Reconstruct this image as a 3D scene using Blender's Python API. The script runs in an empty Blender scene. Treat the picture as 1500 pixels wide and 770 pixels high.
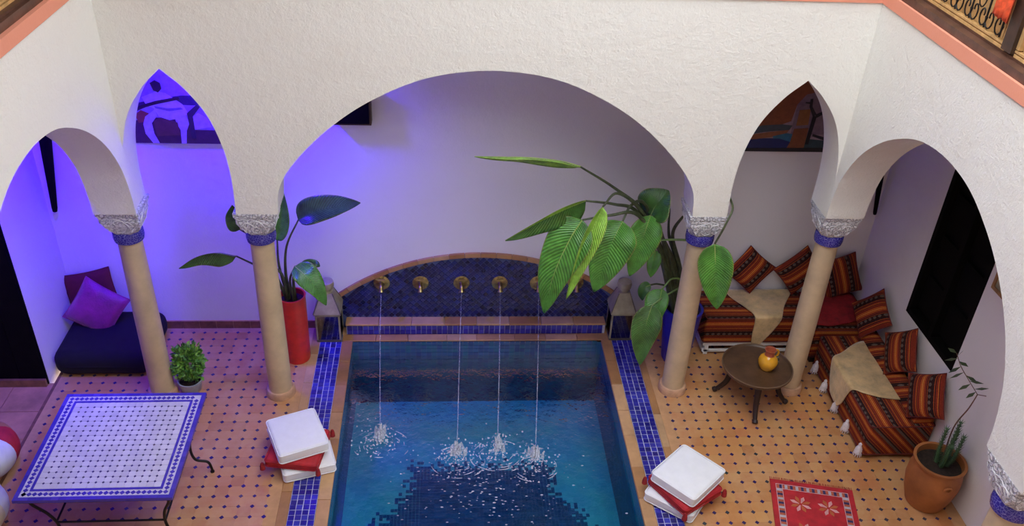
import bpy, bmesh, math, random
from mathutils import Vector, Matrix, noise
random.seed(7)
C = bpy.context.scene.collection
SC = bpy.context.scene
PI = math.pi

# ------------------------------------------------------------------ camera, sky, exposure
cam_d = bpy.data.cameras.new('camera')
cam_d.sensor_width = 36.0
cam_d.lens = 1305.46 / 1500 * 36.0
cam_d.clip_start = 0.05
cam = bpy.data.objects.new('camera', cam_d); C.objects.link(cam)
cam.matrix_world = Matrix(((0.9970116, -0.0018327, -0.0772300, -0.3406),
                           (-0.0637347, 0.5454221, -0.8357347, -6.2488),
                           (0.0436546, 0.8381595, 0.5436754, 5.4664),
                           (0, 0, 0, 1)))
SC.camera = cam
world = bpy.data.worlds.new('sky'); SC.world = world; world.use_nodes = True
_bg = world.node_tree.nodes['Background']
_bg.inputs['Color'].default_value = (0.90, 0.95, 1.0, 1)
_bg.inputs['Strength'].default_value = 5.0
SC.view_settings.view_transform = 'Standard'
SC.view_settings.look = 'None'
SC.view_settings.exposure = 0.0
SC.view_settings.gamma = 1.0
SC.view_settings.use_curve_mapping = False

def lamp(name, kind, loc, energy, color, **kw):
    d = bpy.data.lights.new(name, kind); d.energy = energy; d.color = color
    for k, v in kw.items(): setattr(d, k, v)
    o = bpy.data.objects.new(name, d); o.location = loc; C.objects.link(o); return o
def aim(o, target):
    o.rotation_euler = (Vector(target) - o.location).to_track_quat('-Z', 'Y').to_euler()
VIOLET = (0.045, 0.0, 1.0)
_v = lamp('violet_lamp', 'SPOT', (-2.15, 0.42, 3.25), 520, VIOLET, shadow_soft_size=0.10, spot_size=math.radians(120), spot_blend=1.0)
aim(_v, (-2.0, 1.1, 2.3))
_v = lamp('violet_lamp', 'SPOT', (-3.10, -0.35, 3.25), 500, VIOLET, shadow_soft_size=0.10, spot_size=math.radians(130), spot_blend=1.0)
aim(_v, (-3.9, 0.45, 1.9))

# ------------------------------------------------------------------ materials
def nt(name):
    m = bpy.data.materials.new(name); m.use_nodes = True
    t = m.node_tree; b = t.nodes['Principled BSDF']; return m, t, b
def lk(t, a, b): t.links.new(a, b)
def ramp(t, fac, stops, interp='LINEAR'):
    r = t.nodes.new('ShaderNodeValToRGB'); r.color_ramp.interpolation = interp
    e = r.color_ramp.elements
    while len(e) < len(stops): e.new(0.5)
    for i, (p, c) in enumerate(stops):
        e[i].position = p; e[i].color = (*c, 1)
    lk(t, fac, r.inputs[0]); return r.outputs[0]
def math_(t, op, a, b=None):
    n = t.nodes.new('ShaderNodeMath'); n.operation = op
    for i, v in enumerate((a, b)):
        if v is None: continue
        if isinstance(v, (int, float)): n.inputs[i].default_value = v
        else: lk(t, v, n.inputs[i])
    return n.outputs[0]
def mix(t, fac, a, b, mode='MIX'):
    n = t.nodes.new('ShaderNodeMix'); n.data_type = 'RGBA'; n.blend_type = mode
    for s, v in ((0, fac), (6, a), (7, b)):
        if isinstance(v, (int, float)): n.inputs[s].default_value = v
        elif isinstance(v, tuple): n.inputs[s].default_value = (*v, 1)
        else: lk(t, v, n.inputs[s])
    return n.outputs[2]
def pos(t, kind='Position'):
    if kind == 'Position': return t.nodes.new('ShaderNodeNewGeometry').outputs['Position']
    return t.nodes.new('ShaderNodeTexCoord').outputs[kind]
def tex_noise(t, vec, scale, detail=4, rough=0.6):
    n = t.nodes.new('ShaderNodeTexNoise'); n.inputs['Scale'].default_value = scale
    n.inputs['Detail'].default_value = detail; n.inputs['Roughness'].default_value = rough
    lk(t, vec, n.inputs['Vector']); return n.outputs['Fac']
def bump(t, b, h, strength=0.3, dist=0.01):
    n = t.nodes.new('ShaderNodeBump'); n.inputs['Strength'].default_value = strength
    n.inputs['Distance'].default_value = dist; lk(t, h, n.inputs['Height']); lk(t, n.outputs[0], b.inputs['Normal'])
def piece_rand(t):
    a = t.nodes.new('ShaderNodeNewGeometry').outputs['Random Per Island']
    o = t.nodes.new('ShaderNodeObjectInfo').outputs['Random']
    return math_(t, 'FRACT', math_(t, 'ADD', a, o))
def simple(name, c, rough=0.6, metal=0.0, var=0.12, nscale=12, bstr=0.15, bdist=0.004, coord='Position', spec=0.5, coat=0.0):
    m, t, b = nt(name); p = pos(t, coord); n = tex_noise(t, p, nscale)
    lo = tuple(x * (1 - var) for x in c); hi = tuple(min(1, x * (1 + var)) for x in c)
    lk(t, ramp(t, n, [(0.3, lo), (0.7, hi)]), b.inputs['Base Color'])
    b.inputs['Roughness'].default_value = rough; b.inputs['Metallic'].default_value = metal
    b.inputs['Specular IOR Level'].default_value = spec; b.inputs['Coat Weight'].default_value = coat
    if bstr: bump(t, b, tex_noise(t, p, nscale * 6), bstr, bdist)
    return m
M = {}
def plaster(name, c, bs=0.5, stain=(0.62, 0.56, 0.48), amount=0.25):
    m, t, b = nt(name); p = pos(t)
    big = tex_noise(t, p, 1.3, 6, 0.7); fine = tex_noise(t, p, 60, 6, 0.65); mid = tex_noise(t, p, 14, 5, 0.6)
    st = tuple(a * s * 1.25 for a, s in zip(c, stain))
    f = ramp(t, big, [(0.55, (0, 0, 0)), (0.85, (amount,) * 3)])
    lk(t, mix(t, f, c, st), b.inputs['Base Color'])
    b.inputs['Roughness'].default_value = 0.9; b.inputs['Specular IOR Level'].default_value = 0.15
    h = math_(t, 'ADD', math_(t, 'MULTIPLY', fine, 0.6), mid)
    bump(t, b, h, bs, 0.012); return m
M['white_plaster'] = plaster('white_plaster', (0.85, 0.835, 0.775), 0.7)
M['room_plaster'] = plaster('room_plaster', (0.74, 0.71, 0.72), 0.25)
M['salmon'] = plaster('salmon_plaster', (0.80, 0.33, 0.22), 0.2)
M['upper_wall'] = plaster('upper_wall', (0.55, 0.33, 0.20), 0.2)
def tiles(name, stops, rough=0.3, coat=0.0, dirt=0.3, bs=0.1):
    m, t, b = nt(name); r = piece_rand(t); p = pos(t)
    col = ramp(t, r, stops)
    wear = ramp(t, tex_noise(t, p, 2.2, 5, 0.7), [(0.35, (1 - dirt,) * 3), (0.65, (1.0,) * 3)])
    lk(t, mix(t, 1.0, col, wear, 'MULTIPLY'), b.inputs['Base Color'])
    b.inputs['Roughness'].default_value = rough; b.inputs['Coat Weight'].default_value = coat
    bump(t, b, tex_noise(t, p, 40), bs, 0.004); return m
def terracotta_mat():
    m, t, b = nt('terracotta_tile'); r = piece_rand(t); p = pos(t)
    col = ramp(t, r, [(0, (0.44, 0.18, 0.06)), (0.3, (0.52, 0.23, 0.075)), (0.6, (0.56, 0.27, 0.09)), (1, (0.52, 0.21, 0.085))])
    big = ramp(t, tex_noise(t, p, 1.6, 6, 0.7), [(0.42, (0, 0, 0)), (0.68, (0.75,) * 3)])
    col = mix(t, big, col, (0.58, 0.35, 0.18))
    red = ramp(t, tex_noise(t, p, 3.1, 5, 0.65), [(0.52, (0, 0, 0)), (0.75, (0.8,) * 3)])
    col = mix(t, red, col, (0.48, 0.15, 0.055))
    lk(t, col, b.inputs['Base Color']); b.inputs['Roughness'].default_value = 0.38; b.inputs['Coat Weight'].default_value = 0.1
    bump(t, b, tex_noise(t, p, 40), 0.1, 0.004); return m
M['terracotta'] = terracotta_mat()
M['grout'] = simple('floor_grout', (0.52, 0.28, 0.13), 0.9)
M['cabochon'] = tiles('cabochon_glaze', [(0, (0.02, 0.012, 0.10)), (0.55, (0.035, 0.018, 0.14)), (0.72, (0.06, 0.05, 0.10)), (0.82, (0.03, 0.05, 0.06)), (1, (0.10, 0.06, 0.12))], 0.3, 0.2)
M['flag'] = simple('flag_terracotta', (0.48, 0.23, 0.13), 0.5, var=0.3, nscale=4)
M['zellige'] = tiles('blue_zellige', [(0, (0.014, 0.012, 0.20)), (0.5, (0.03, 0.025, 0.36)), (0.8, (0.045, 0.05, 0.46)), (1, (0.02, 0.016, 0.14))], 0.18, 0.3, 0.25)
M['zellige_dark'] = tiles('navy_zellige', [(0, (0.004, 0.005, 0.05)), (0.5, (0.007, 0.012, 0.11)), (0.85, (0.012, 0.022, 0.19)), (1, (0.005, 0.007, 0.045))], 0.15, 0.3, 0.3)
M['white_grout'] = simple('white_grout', (0.45, 0.45, 0.62), 0.9, var=0.3)
M['navy_grout'] = simple('navy_grout', (0.06, 0.08, 0.22), 0.9, var=0.5, nscale=8)
M['stone'] = tiles('orange_stone', [(0, (0.40, 0.18, 0.06)), (0.5, (0.52, 0.27, 0.11)), (1, (0.60, 0.36, 0.18))], 0.6, 0, 0.35, 0.3)
M['column_stone'] = simple('column_stone', (0.58, 0.44, 0.275), 0.65, var=0.12, nscale=6, bstr=0.2)
M['column_base'] = simple('column_base', (0.56, 0.33, 0.20), 0.7, var=0.25, nscale=10, bstr=0.3)
def capital_mat():
    m, t, b = nt('carved_plaster'); p = pos(t)
    v = t.nodes.new('ShaderNodeTexVoronoi'); v.feature = 'DISTANCE_TO_EDGE'; v.inputs['Scale'].default_value = 38
    lk(t, p, v.inputs['Vector'])
    h = ramp(t, v.outputs['Distance'], [(0.0, (0, 0, 0)), (0.14, (1, 1, 1))])
    lk(t, mix(t, h, (0.50, 0.50, 0.55), (0.78, 0.78, 0.82)), b.inputs['Base Color'])
    b.inputs['Roughness'].default_value = 0.85; bump(t, b, h, 0.9, 0.012); return m
M['carved'] = capital_mat()
M['carve_line'] = simple('carved_ridge', (0.74, 0.74, 0.77), 0.8)
def band_mat():
    m, t, b = nt('blue_band'); p = pos(t)
    v = t.nodes.new('ShaderNodeTexVoronoi'); v.inputs['Scale'].default_value = 55; v.feature = 'DISTANCE_TO_EDGE'
    lk(t, p, v.inputs['Vector'])
    h = ramp(t, v.outputs['Distance'], [(0.0, (0.30, 0.30, 0.65)), (0.05, (0.03, 0.02, 0.28)), (1, (0.015, 0.010, 0.18))])
    lk(t, h, b.inputs['Base Color']); b.inputs['Roughness'].default_value = 0.25; return m
M['band'] = band_mat()
M['white_fabric'] = simple('white_fabric', (0.82, 0.82, 0.84), 0.85, var=0.03, bstr=0.1)
M['red_fabric'] = simple('red_fabric', (0.42, 0.012, 0.02), 0.7, var=0.25, bstr=0.2)
M['deep_red'] = simple('deep_red_throw', (0.30, 0.010, 0.014), 0.8, var=0.4, nscale=18, bstr=0.5, bdist=0.01)
M['dark_piping'] = simple('dark_red_piping', (0.12, 0.012, 0.01), 0.8)
M['maroon'] = simple('maroon_velvet', (0.12, 0.008, 0.012), 0.8, var=0.2)
M['black_fabric'] = simple('black_fabric', (0.004, 0.004, 0.006), 0.95, var=0.3)
M['black_wood'] = simple('black_wood', (0.003, 0.0025, 0.0025), 0.8, var=0.4, spec=0.1)
M['dark_wood'] = simple('dark_wood', (0.055, 0.028, 0.018), 0.5, var=0.5, nscale=9)
M['rail_wood'] = simple('rail_wood', (0.10, 0.045, 0.03), 0.45, var=0.4, nscale=9)
M['tray_wood'] = simple('tray_wood', (0.085, 0.042, 0.02), 0.4, var=0.35, nscale=7)
M['tray_rim'] = simple('tray_rim', (0.16, 0.10, 0.06), 0.4, var=0.2)
M['leg_wood'] = simple('leg_wood', (0.022, 0.010, 0.010), 0.45, var=0.3)
M['brass'] = simple('brass', (0.42, 0.33, 0.13), 0.3, 1.0, var=0.3, nscale=30)
M['iron'] = simple('black_iron', (0.02, 0.018, 0.018), 0.5, 0.6, var=0.3)
M['red_pot'] = simple('red_glaze', (0.62, 0.03, 0.02), 0.4, var=0.15, bstr=0.05)
M['blue_pot'] = simple('cobalt_glaze', (0.012, 0.012, 0.30), 0.3, var=0.2, bstr=0.03)
M['grey_pot'] = simple('grey_glaze', (0.36, 0.40, 0.48), 0.5, var=0.2)
M['clay'] = simple('terracotta_clay', (0.34, 0.115, 0.03), 0.65, var=0.25, nscale=5)
M['soil'] = simple('soil', (0.035, 0.02, 0.014), 1.0, var=0.5, nscale=40, bstr=0.8, bdist=0.02)
M['yellow_glaze'] = simple('yellow_glaze', (0.75, 0.36, 0.02), 0.15, var=0.12, coat=0.5)
M['clay_rim'] = simple('clay_rim', (0.42, 0.10, 0.05), 0.5)
M['green_glaze'] = simple('green_motif', (0.05, 0.06, 0.03), 0.2)
M['zinc'] = simple('weathered_zinc', (0.36, 0.32, 0.21), 0.5, 0.3, var=0.2)
M['zinc_dark'] = simple('dark_zinc', (0.13, 0.115, 0.08), 0.5, 0.3, var=0.3)
M['cream_velvet'] = None
M['white_paint'] = simple('white_paint', (0.78, 0.78, 0.78), 0.5, var=0.05)
M['tassel'] = simple('white_tassel', (0.72, 0.66, 0.68), 0.95, var=0.15, nscale=60)
M['skirting'] = simple('skirting_tile', (0.20, 0.085, 0.045), 0.5, var=0.35, nscale=12)
M['wood_tan'] = simple('tan_panel', (0.60, 0.36, 0.14), 0.6, var=0.25, nscale=14)
M['gold_frame'] = simple('gilt_frame', (0.32, 0.17, 0.06), 0.4, var=0.3)
M['orange_cloth'] = simple('orange_cloth', (0.80, 0.10, 0.03), 0.8, var=0.3, nscale=25)
M['pouf_white'] = simple('white_leather', (0.66, 0.68, 0.66), 0.5, var=0.1)
M['pouf_tan'] = simple('tan_leather', (0.40, 0.17, 0.07), 0.5, var=0.1)
M['pouf_cream'] = simple('cream_leather', (0.70, 0.62, 0.40), 0.5, var=0.1)
M['succulent'] = simple('succulent_green', (0.07, 0.14, 0.06), 0.6, var=0.3)
M['stem'] = simple('plant_stem', (0.055, 0.07, 0.03), 0.5, var=0.5, nscale=15)
M['stem_light'] = simple('green_stem', (0.16, 0.26, 0.08), 0.5, var=0.3, nscale=15)
M['twig'] = simple('brown_twig', (0.13, 0.06, 0.04), 0.7, var=0.3)
M['small_leaf'] = tiles('small_leaf', [(0, (0.07, 0.22, 0.03)), (0.5, (0.16, 0.42, 0.045)), (1, (0.32, 0.60, 0.10))], 0.5, 0, 0.1)
M['dull_leaf'] = tiles('dull_leaf', [(0, (0.04, 0.09, 0.04)), (1, (0.09, 0.15, 0.07))], 0.5, 0, 0.1)

def velvet(name, c):
    m, t, b = nt(name); p = pos(t, 'Object')
    n = tex_noise(t, p, 7, 5, 0.65); f = tex_noise(t, p, 70, 3)
    lk(t, ramp(t, n, [(0.3, tuple(x * 0.62 for x in c)), (0.5, c), (0.75, tuple(min(1, x * 1.35) for x in c))]), b.inputs['Base Color'])
    b.inputs['Roughness'].default_value = 0.45; b.inputs['Sheen Weight'].default_value = 0.5
    h = math_(t, 'ADD', math_(t, 'MULTIPLY', f, 0.3), n); bump(t, b, h, 0.6, 0.02); return m
M['cream_velvet'] = velvet('cream_velvet', (0.60, 0.41, 0.20))
M['magenta_silk'] = velvet('magenta_silk', (0.30, 0.01, 0.16))
def kilim(name, period, along, mode, gain=1.0):
    """striped weave: mode 'cushion' runs across local y, 'box' across local y+z; motifs repeat along local x"""
    m, t, b = nt(name); s = t.nodes.new('ShaderNodeSeparateXYZ'); lk(t, pos(t, 'Object'), s.inputs[0])
    v = s.outputs['Y'] if mode == 'cushion' else math_(t, 'ADD', s.outputs['Y'], s.outputs['Z'])
    f = math_(t, 'FRACT', math_(t, 'ADD', math_(t, 'DIVIDE', v, period), 40.13))
    g = gain
    dk = (0.022 * g, 0.008 * g, 0.007 * g); rd = (0.17 * g, 0.022 * g, 0.01 * g); orr = (0.50 * g, 0.13 * g, 0.018 * g); ru = (0.26 * g, 0.045 * g, 0.012 * g); yl = (0.62 * g, 0.25 * g, 0.04 * g)
    bands = ramp(t, f, [(0.0, rd), (0.07, orr), (0.10, rd), (0.14, yl), (0.17, ru), (0.22, orr), (0.25, rd), (0.36, dk), (0.40, ru),
                        (0.43, dk), (0.70, ru), (0.74, dk), (0.78, rd), (0.86, orr), (0.885, dk), (0.91, rd)], 'CONSTANT')
    inb = ramp(t, f, [(0.0, (0, 0, 0)), (0.45, (1, 1, 1)), (0.68, (0, 0, 0))], 'CONSTANT')
    u = math_(t, 'SINE', math_(t, 'MULTIPLY', s.outputs['X'], 2 * PI / along))
    w = math_(t, 'SINE', math_(t, 'MULTIPLY', f, 2 * PI * 4.35))
    dots = math_(t, 'GREATER_THAN', math_(t, 'ADD', u, w), 0.55)
    mot = mix(t, tex_noise(t, pos(t, 'Object'), 25), (0.13 * g, 0.07 * g, 0.05 * g), (0.05 * g, 0.055 * g, 0.05 * g))
    col = mix(t, math_(t, 'MULTIPLY', inb, dots), bands, mot)
    wv = tex_noise(t, pos(t, 'Object'), 120, 2)
    col = mix(t, 1.0, col, ramp(t, wv, [(0.3, (0.75,) * 3), (0.7, (1.15,) * 3)]), 'MULTIPLY')
    lk(t, col, b.inputs['Base Color']); b.inputs['Roughness'].default_value = 0.9; b.inputs['Specular IOR Level'].default_value = 0.2
    bump(t, b, wv, 0.3, 0.004); return m
M['kilim'] = kilim('kilim_weave', 0.19, 0.05, 'cushion', 1.2)
M['kilim_box'] = kilim('kilim_mattress', 0.19, 0.055, 'box', 1.2)
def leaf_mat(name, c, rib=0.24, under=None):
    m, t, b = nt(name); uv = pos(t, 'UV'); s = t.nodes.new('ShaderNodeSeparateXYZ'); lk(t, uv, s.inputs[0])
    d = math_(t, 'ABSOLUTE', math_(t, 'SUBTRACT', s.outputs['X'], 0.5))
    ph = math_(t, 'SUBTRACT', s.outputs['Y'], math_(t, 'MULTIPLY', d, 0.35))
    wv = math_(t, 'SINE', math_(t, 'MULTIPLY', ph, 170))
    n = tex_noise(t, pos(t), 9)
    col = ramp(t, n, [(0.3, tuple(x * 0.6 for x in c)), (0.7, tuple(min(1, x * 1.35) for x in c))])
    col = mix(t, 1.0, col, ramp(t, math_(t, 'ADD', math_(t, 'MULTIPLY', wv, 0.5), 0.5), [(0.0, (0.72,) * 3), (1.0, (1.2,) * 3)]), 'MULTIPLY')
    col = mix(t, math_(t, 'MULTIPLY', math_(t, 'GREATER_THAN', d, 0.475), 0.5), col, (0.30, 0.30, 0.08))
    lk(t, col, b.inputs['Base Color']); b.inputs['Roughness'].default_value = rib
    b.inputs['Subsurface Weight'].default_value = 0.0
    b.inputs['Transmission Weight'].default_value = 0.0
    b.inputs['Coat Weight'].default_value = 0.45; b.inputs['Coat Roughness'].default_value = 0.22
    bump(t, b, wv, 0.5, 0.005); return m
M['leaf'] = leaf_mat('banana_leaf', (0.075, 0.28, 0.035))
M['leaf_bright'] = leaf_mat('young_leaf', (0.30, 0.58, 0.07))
M['leaf_dark'] = leaf_mat('dark_leaf', (0.055, 0.17, 0.03))
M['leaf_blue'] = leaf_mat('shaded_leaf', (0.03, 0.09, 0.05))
M['rib'] = simple('leaf_rib', (0.32, 0.44, 0.10), 0.45)

def pool_tile(name, a, b_, grout):
    m, t, b = nt(name); p = pos(t)
    br = t.nodes.new('ShaderNodeTexVoronoi'); br.feature = 'F1'; br.distance = 'CHEBYCHEV'; br.inputs['Scale'].default_value = 18; br.inputs['Randomness'].default_value = 0.0
    lk(t, p, br.inputs['Vector'])
    c = ramp(t, br.outputs['Color'], [(0.2, a), (0.8, b_)])
    c = mix(t, ramp(t, tex_noise(t, p, 3.0, 5), [(0.4, (0, 0, 0)), (0.7, (0.6,) * 3)]), c, grout)
    lk(t, c, b.inputs['Base Color']); b.inputs['Roughness'].default_value = 0.4; return m
M['pool_wall'] = pool_tile('pool_wall_mosaic', (0.010, 0.05, 0.13), (0.02, 0.085, 0.20), (0.02, 0.09, 0.17))
M['pool_floor'] = pool_tile('pool_floor_mosaic', (0.085, 0.31, 0.43), (0.12, 0.39, 0.49), (0.15, 0.43, 0.36))
M['pool_deep'] = pool_tile('pool_medallion_mosaic', (0.012, 0.035, 0.13), (0.025, 0.075, 0.20), (0.012, 0.05, 0.12))
def water_mat():
    m, t, b = nt('pool_water'); t.nodes.remove(b); out = t.nodes['Material Output']; p = pos(t)
    tr = t.nodes.new('ShaderNodeBsdfTransparent'); tr.inputs['Color'].default_value = (0.30, 0.72, 0.85, 1)
    gl = t.nodes.new('ShaderNodeBsdfGlossy'); gl.inputs['Roughness'].default_value = 0.06
    fr = t.nodes.new('ShaderNodeFresnel'); fr.inputs['IOR'].default_value = 1.29
    n1 = tex_noise(t, p, 7, 3); n2 = tex_noise(t, p, 26, 2)
    bp = t.nodes.new('ShaderNodeBump'); bp.inputs['Strength'].default_value = 0.22; bp.inputs['Distance'].default_value = 0.03
    lk(t, math_(t, 'ADD', n1, math_(t, 'MULTIPLY', n2, 0.25)), bp.inputs['Height'])
    lk(t, bp.outputs[0], gl.inputs['Normal']); lk(t, bp.outputs[0], fr.inputs['Normal'])
    mx = t.nodes.new('ShaderNodeMixShader'); lk(t, fr.outputs[0], mx.inputs[0]); lk(t, tr.outputs[0], mx.inputs[1]); lk(t, gl.outputs[0], mx.inputs[2])
    lk(t, mx.outputs[0], out.inputs['Surface']); return m
M['water'] = water_mat()
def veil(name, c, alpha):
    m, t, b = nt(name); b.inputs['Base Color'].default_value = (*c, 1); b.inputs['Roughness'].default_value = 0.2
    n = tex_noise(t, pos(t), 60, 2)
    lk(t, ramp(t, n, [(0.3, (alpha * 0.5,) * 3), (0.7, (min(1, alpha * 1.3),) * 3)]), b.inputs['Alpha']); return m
M['pool_tile'] = tiles('pool_edge_tile', [(0, (0.02, 0.06, 0.20)), (0.5, (0.03, 0.10, 0.26)), (1, (0.02, 0.12, 0.22))], 0.2, 0.2, 0.3)
M['jet'] = veil('falling_water', (0.75, 0.82, 0.95), 0.22)
M['foam_and_glint'] = veil('foam_and_glint', (0.82, 0.87, 0.95), 0.5)
def glass_mat():
    m, t, b = nt('smoked_glass'); t.nodes.remove(b); out = t.nodes['Material Output']
    tr = t.nodes.new('ShaderNodeBsdfTransparent'); tr.inputs['Color'].default_value = (0.45, 0.46, 0.42, 1)
    gl = t.nodes.new('ShaderNodeBsdfGlossy'); gl.inputs['Roughness'].default_value = 0.08; gl.inputs['Color'].default_value = (0.8, 0.82, 0.76, 1)
    mx = t.nodes.new('ShaderNodeMixShader'); n = tex_noise(t, pos(t), 12)
    lk(t, ramp(t, n, [(0.3, (0.12,) * 3), (0.7, (0.3,) * 3)]), mx.inputs[0]); lk(t, tr.outputs[0], mx.inputs[1]); lk(t, gl.outputs[0], mx.inputs[2])
    lk(t, mx.outputs[0], out.inputs['Surface']); return m
M['glass'] = glass_mat()
_flat = {}
def flat(c, rough=0.6):
    k = (c, rough)
    if k not in _flat: _flat[k] = simple('paint_%d' % len(_flat), c, rough, var=0.18, nscale=20, bstr=0.05)
    return _flat[k]

# ------------------------------------------------------------------ mesh helpers
class MB:
    def __init__(s): s.v = []; s.f = []; s.uv = None
    def add(s, vs, fs):
        o = len(s.v); s.v += [tuple(v) for v in vs]; s.f += [tuple(i + o for i in f) for f in fs]; return s
    def box(s, x0, y0, z0, x1, y1, z1):
        return s.add([(x0, y0, z0), (x1, y0, z0), (x1, y1, z0), (x0, y1, z0), (x0, y0, z1), (x1, y0, z1), (x1, y1, z1), (x0, y1, z1)],
                     [(0, 3, 2, 1), (4, 5, 6, 7), (0, 1, 5, 4), (1, 2, 6, 5), (2, 3, 7, 6), (3, 0, 4, 7)])
    def prism(s, pts, z0, z1, inset=0.0):
        n = len(pts); cx = sum(p[0] for p in pts) / n; cy = sum(p[1] for p in pts) / n
        top = [(cx + (x - cx) * (1 - inset), cy + (y - cy) * (1 - inset), z1) for x, y in pts]
        return s.add([(x, y, z0) for x, y in pts] + top, [tuple(range(n, 2 * n))] + [(i, (i + 1) % n, n + (i + 1) % n, n + i) for i in range(n)])
    def lathe(s, prof, n=32, c=(0, 0, 0), cap0=True, cap1=True, sx=1, sy=1):
        vs = []; fs = []
        for r, z in prof:
            for k in range(n):
                a = 2 * PI * k / n; vs.append((c[0] + r * math.cos(a) * sx, c[1] + r * math.sin(a) * sy, c[2] + z))
        for i in range(len(prof) - 1):
            for k in range(n):
                k2 = (k + 1) % n; fs.append((i * n + k, i * n + k2, (i + 1) * n + k2, (i + 1) * n + k))
        if cap0: fs.append(tuple(reversed(range(n))))
        if cap1: fs.append(tuple(range((len(prof) - 1) * n, len(prof) * n)))
        return s.add(vs, fs)
    def tube(s, pts, r, n=8, close=False):
        pts = [Vector(p) for p in pts]; m = len(pts); vs = []; fs = []
        rs = r if isinstance(r, (list, tuple)) else [r] * m
        up = None
        for i, p in enumerate(pts):
            if close: t = pts[(i + 1) % m] - pts[i - 1]
            else: t = pts[min(i + 1, m - 1)] - pts[max(i - 1, 0)]
            t = t.normalized() if t.length > 1e-9 else Vector((0, 0, 1))
            if up is None: up = Vector((0, 0, 1)) if abs(t.z) < 0.9 else Vector((1, 0, 0))
            a = t.cross(up).normalized(); b = a.cross(t).normalized(); up = b
            for k in range(n):
                q = 2 * PI * k / n; vs.append(p + (a * math.cos(q) + b * math.sin(q)) * rs[i])
        for i in range(m if close else m - 1):
            j = (i + 1) % m
            for k in range(n): fs.append((i * n + k, i * n + (k + 1) % n, j * n + (k + 1) % n, j * n + k))
        if not close: fs += [tuple(reversed(range(n))), tuple(range((m - 1) * n, m * n))]
        return s.add(vs, fs)
    def loft(s, secs, cap=True):
        n = len(secs[0]); vs = [v for q in secs for v in q]; fs = []
        for i in range(len(secs) - 1):
            for k in range(n): fs.append((i * n + k, i * n + (k + 1) % n, (i + 1) * n + (k + 1) % n, (i + 1) * n + k))
        if cap: fs += [tuple(reversed(range(n))), tuple(range((len(secs) - 1) * n, len(secs) * n))]
        return s.add(vs, fs)
    def grid(s, P):
        h = len(P); w = len(P[0])
        return s.add([p for r in P for p in r], [(i * w + j, i * w + j + 1, (i + 1) * w + j + 1, (i + 1) * w + j) for i in range(h - 1) for j in range(w - 1)])
    def xf(s, m):
        s.v = [tuple(m @ Vector(v)) for v in s.v]; return s
    def mesh(s, name, mat, smooth=False):
        me = bpy.data.meshes.new(name); me.from_pydata(s.v, [], s.f)
        bm = bmesh.new(); bm.from_mesh(me); bmesh.ops.recalc_face_normals(bm, faces=bm.faces); bm.to_mesh(me); bm.free()
        me.materials.append(mat)
        if smooth:
            me.polygons.foreach_set('use_smooth', [True] * len(me.polygons))
            if smooth != 2: me.set_sharp_from_angle(angle=math.radians(38))
        me.update(); return me
    def obj(s, name, mat, parent=None, smooth=False):
        o = bpy.data.objects.new(name, s.mesh(name, mat, smooth)); C.objects.link(o)
        if parent is not None: o.parent = parent
        return o
def tag(o, label=None, cat=None, group=None, kind=None):
    for k, v in (('label', label), ('category', cat), ('group', group), ('kind', kind)):
        if v: o[k] = v
    return o
def empty(name, loc=(0, 0, 0), rz=0, label=None, cat=None, group=None):
    o = bpy.data.objects.new(name, None); C.objects.link(o); o.location = loc; o.rotation_euler = (0, 0, rz)
    o.empty_display_size = 0.1; return tag(o, label, cat, group)
def struct(o): o['kind'] = 'structure'; return o
def copy_tree(o, parent=None):
    c = o.copy(); C.objects.link(c)
    if parent is not None: c.parent = parent
    for ch in list(o.children): copy_tree(ch, c)
    return c
def inst(name, me, loc, parent, rz=0):
    o = bpy.data.objects.new(name, me); o.location = loc; o.rotation_euler = (0, 0, rz); o.parent = parent; C.objects.link(o); return o
def cr(pts, n):
    """Catmull-Rom through the points"""
    P = [Vector(p) for p in pts]; P = [2 * P[0] - P[1]] + P + [2 * P[-1] - P[-2]]; out = []
    for i in range(1, len(P) - 2):
        for k in range(n):
            t = k / n; a, b, c, d = P[i - 1:i + 3]
            out.append(0.5 * ((2 * b) + (c - a) * t + (2 * a - 5 * b + 4 * c - d) * t * t + (3 * b - a - 3 * c + d) * t ** 3))
    out.append(P[-2]); return out
def frame(u, v):
    u = Vector(u).normalized(); v = Vector(v); v = (v - u * v.dot(u)).normalized(); w = u.cross(v)
    return Matrix((u, v, w)).transposed().to_4x4()
def rbox(sx, sy, sz, r, seg=3):
    """rounded box mesh data centred on the origin, base at z=0"""
    bm = bmesh.new(); bmesh.ops.create_cube(bm, size=1)
    for v in bm.verts: v.co = Vector((v.co.x * sx, v.co.y * sy, (v.co.z + 0.5) * sz))
    bmesh.ops.bevel(bm, geom=list(bm.edges), offset=r, segments=seg, profile=0.5, affect='EDGES')
    mb = MB(); mb.v = [tuple(v.co) for v in bm.verts]; bm.verts.index_update(); mb.f = [tuple(v.index for v in f.verts) for f in bm.faces]
    bm.free(); return mb
def rrect(sx, sy, r, z, n=5):
    pts = []
    for cx, cy, a0 in ((sx / 2 - r, sy / 2 - r, 0), (-sx / 2 + r, sy / 2 - r, 90), (-sx / 2 + r, -sy / 2 + r, 180), (sx / 2 - r, -sy / 2 + r, 270)):
        for k in range(n + 1):
            a = math.radians(a0 + 90 * k / n); pts.append((cx + r * math.cos(a), cy + r * math.sin(a), z))
    return pts

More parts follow.
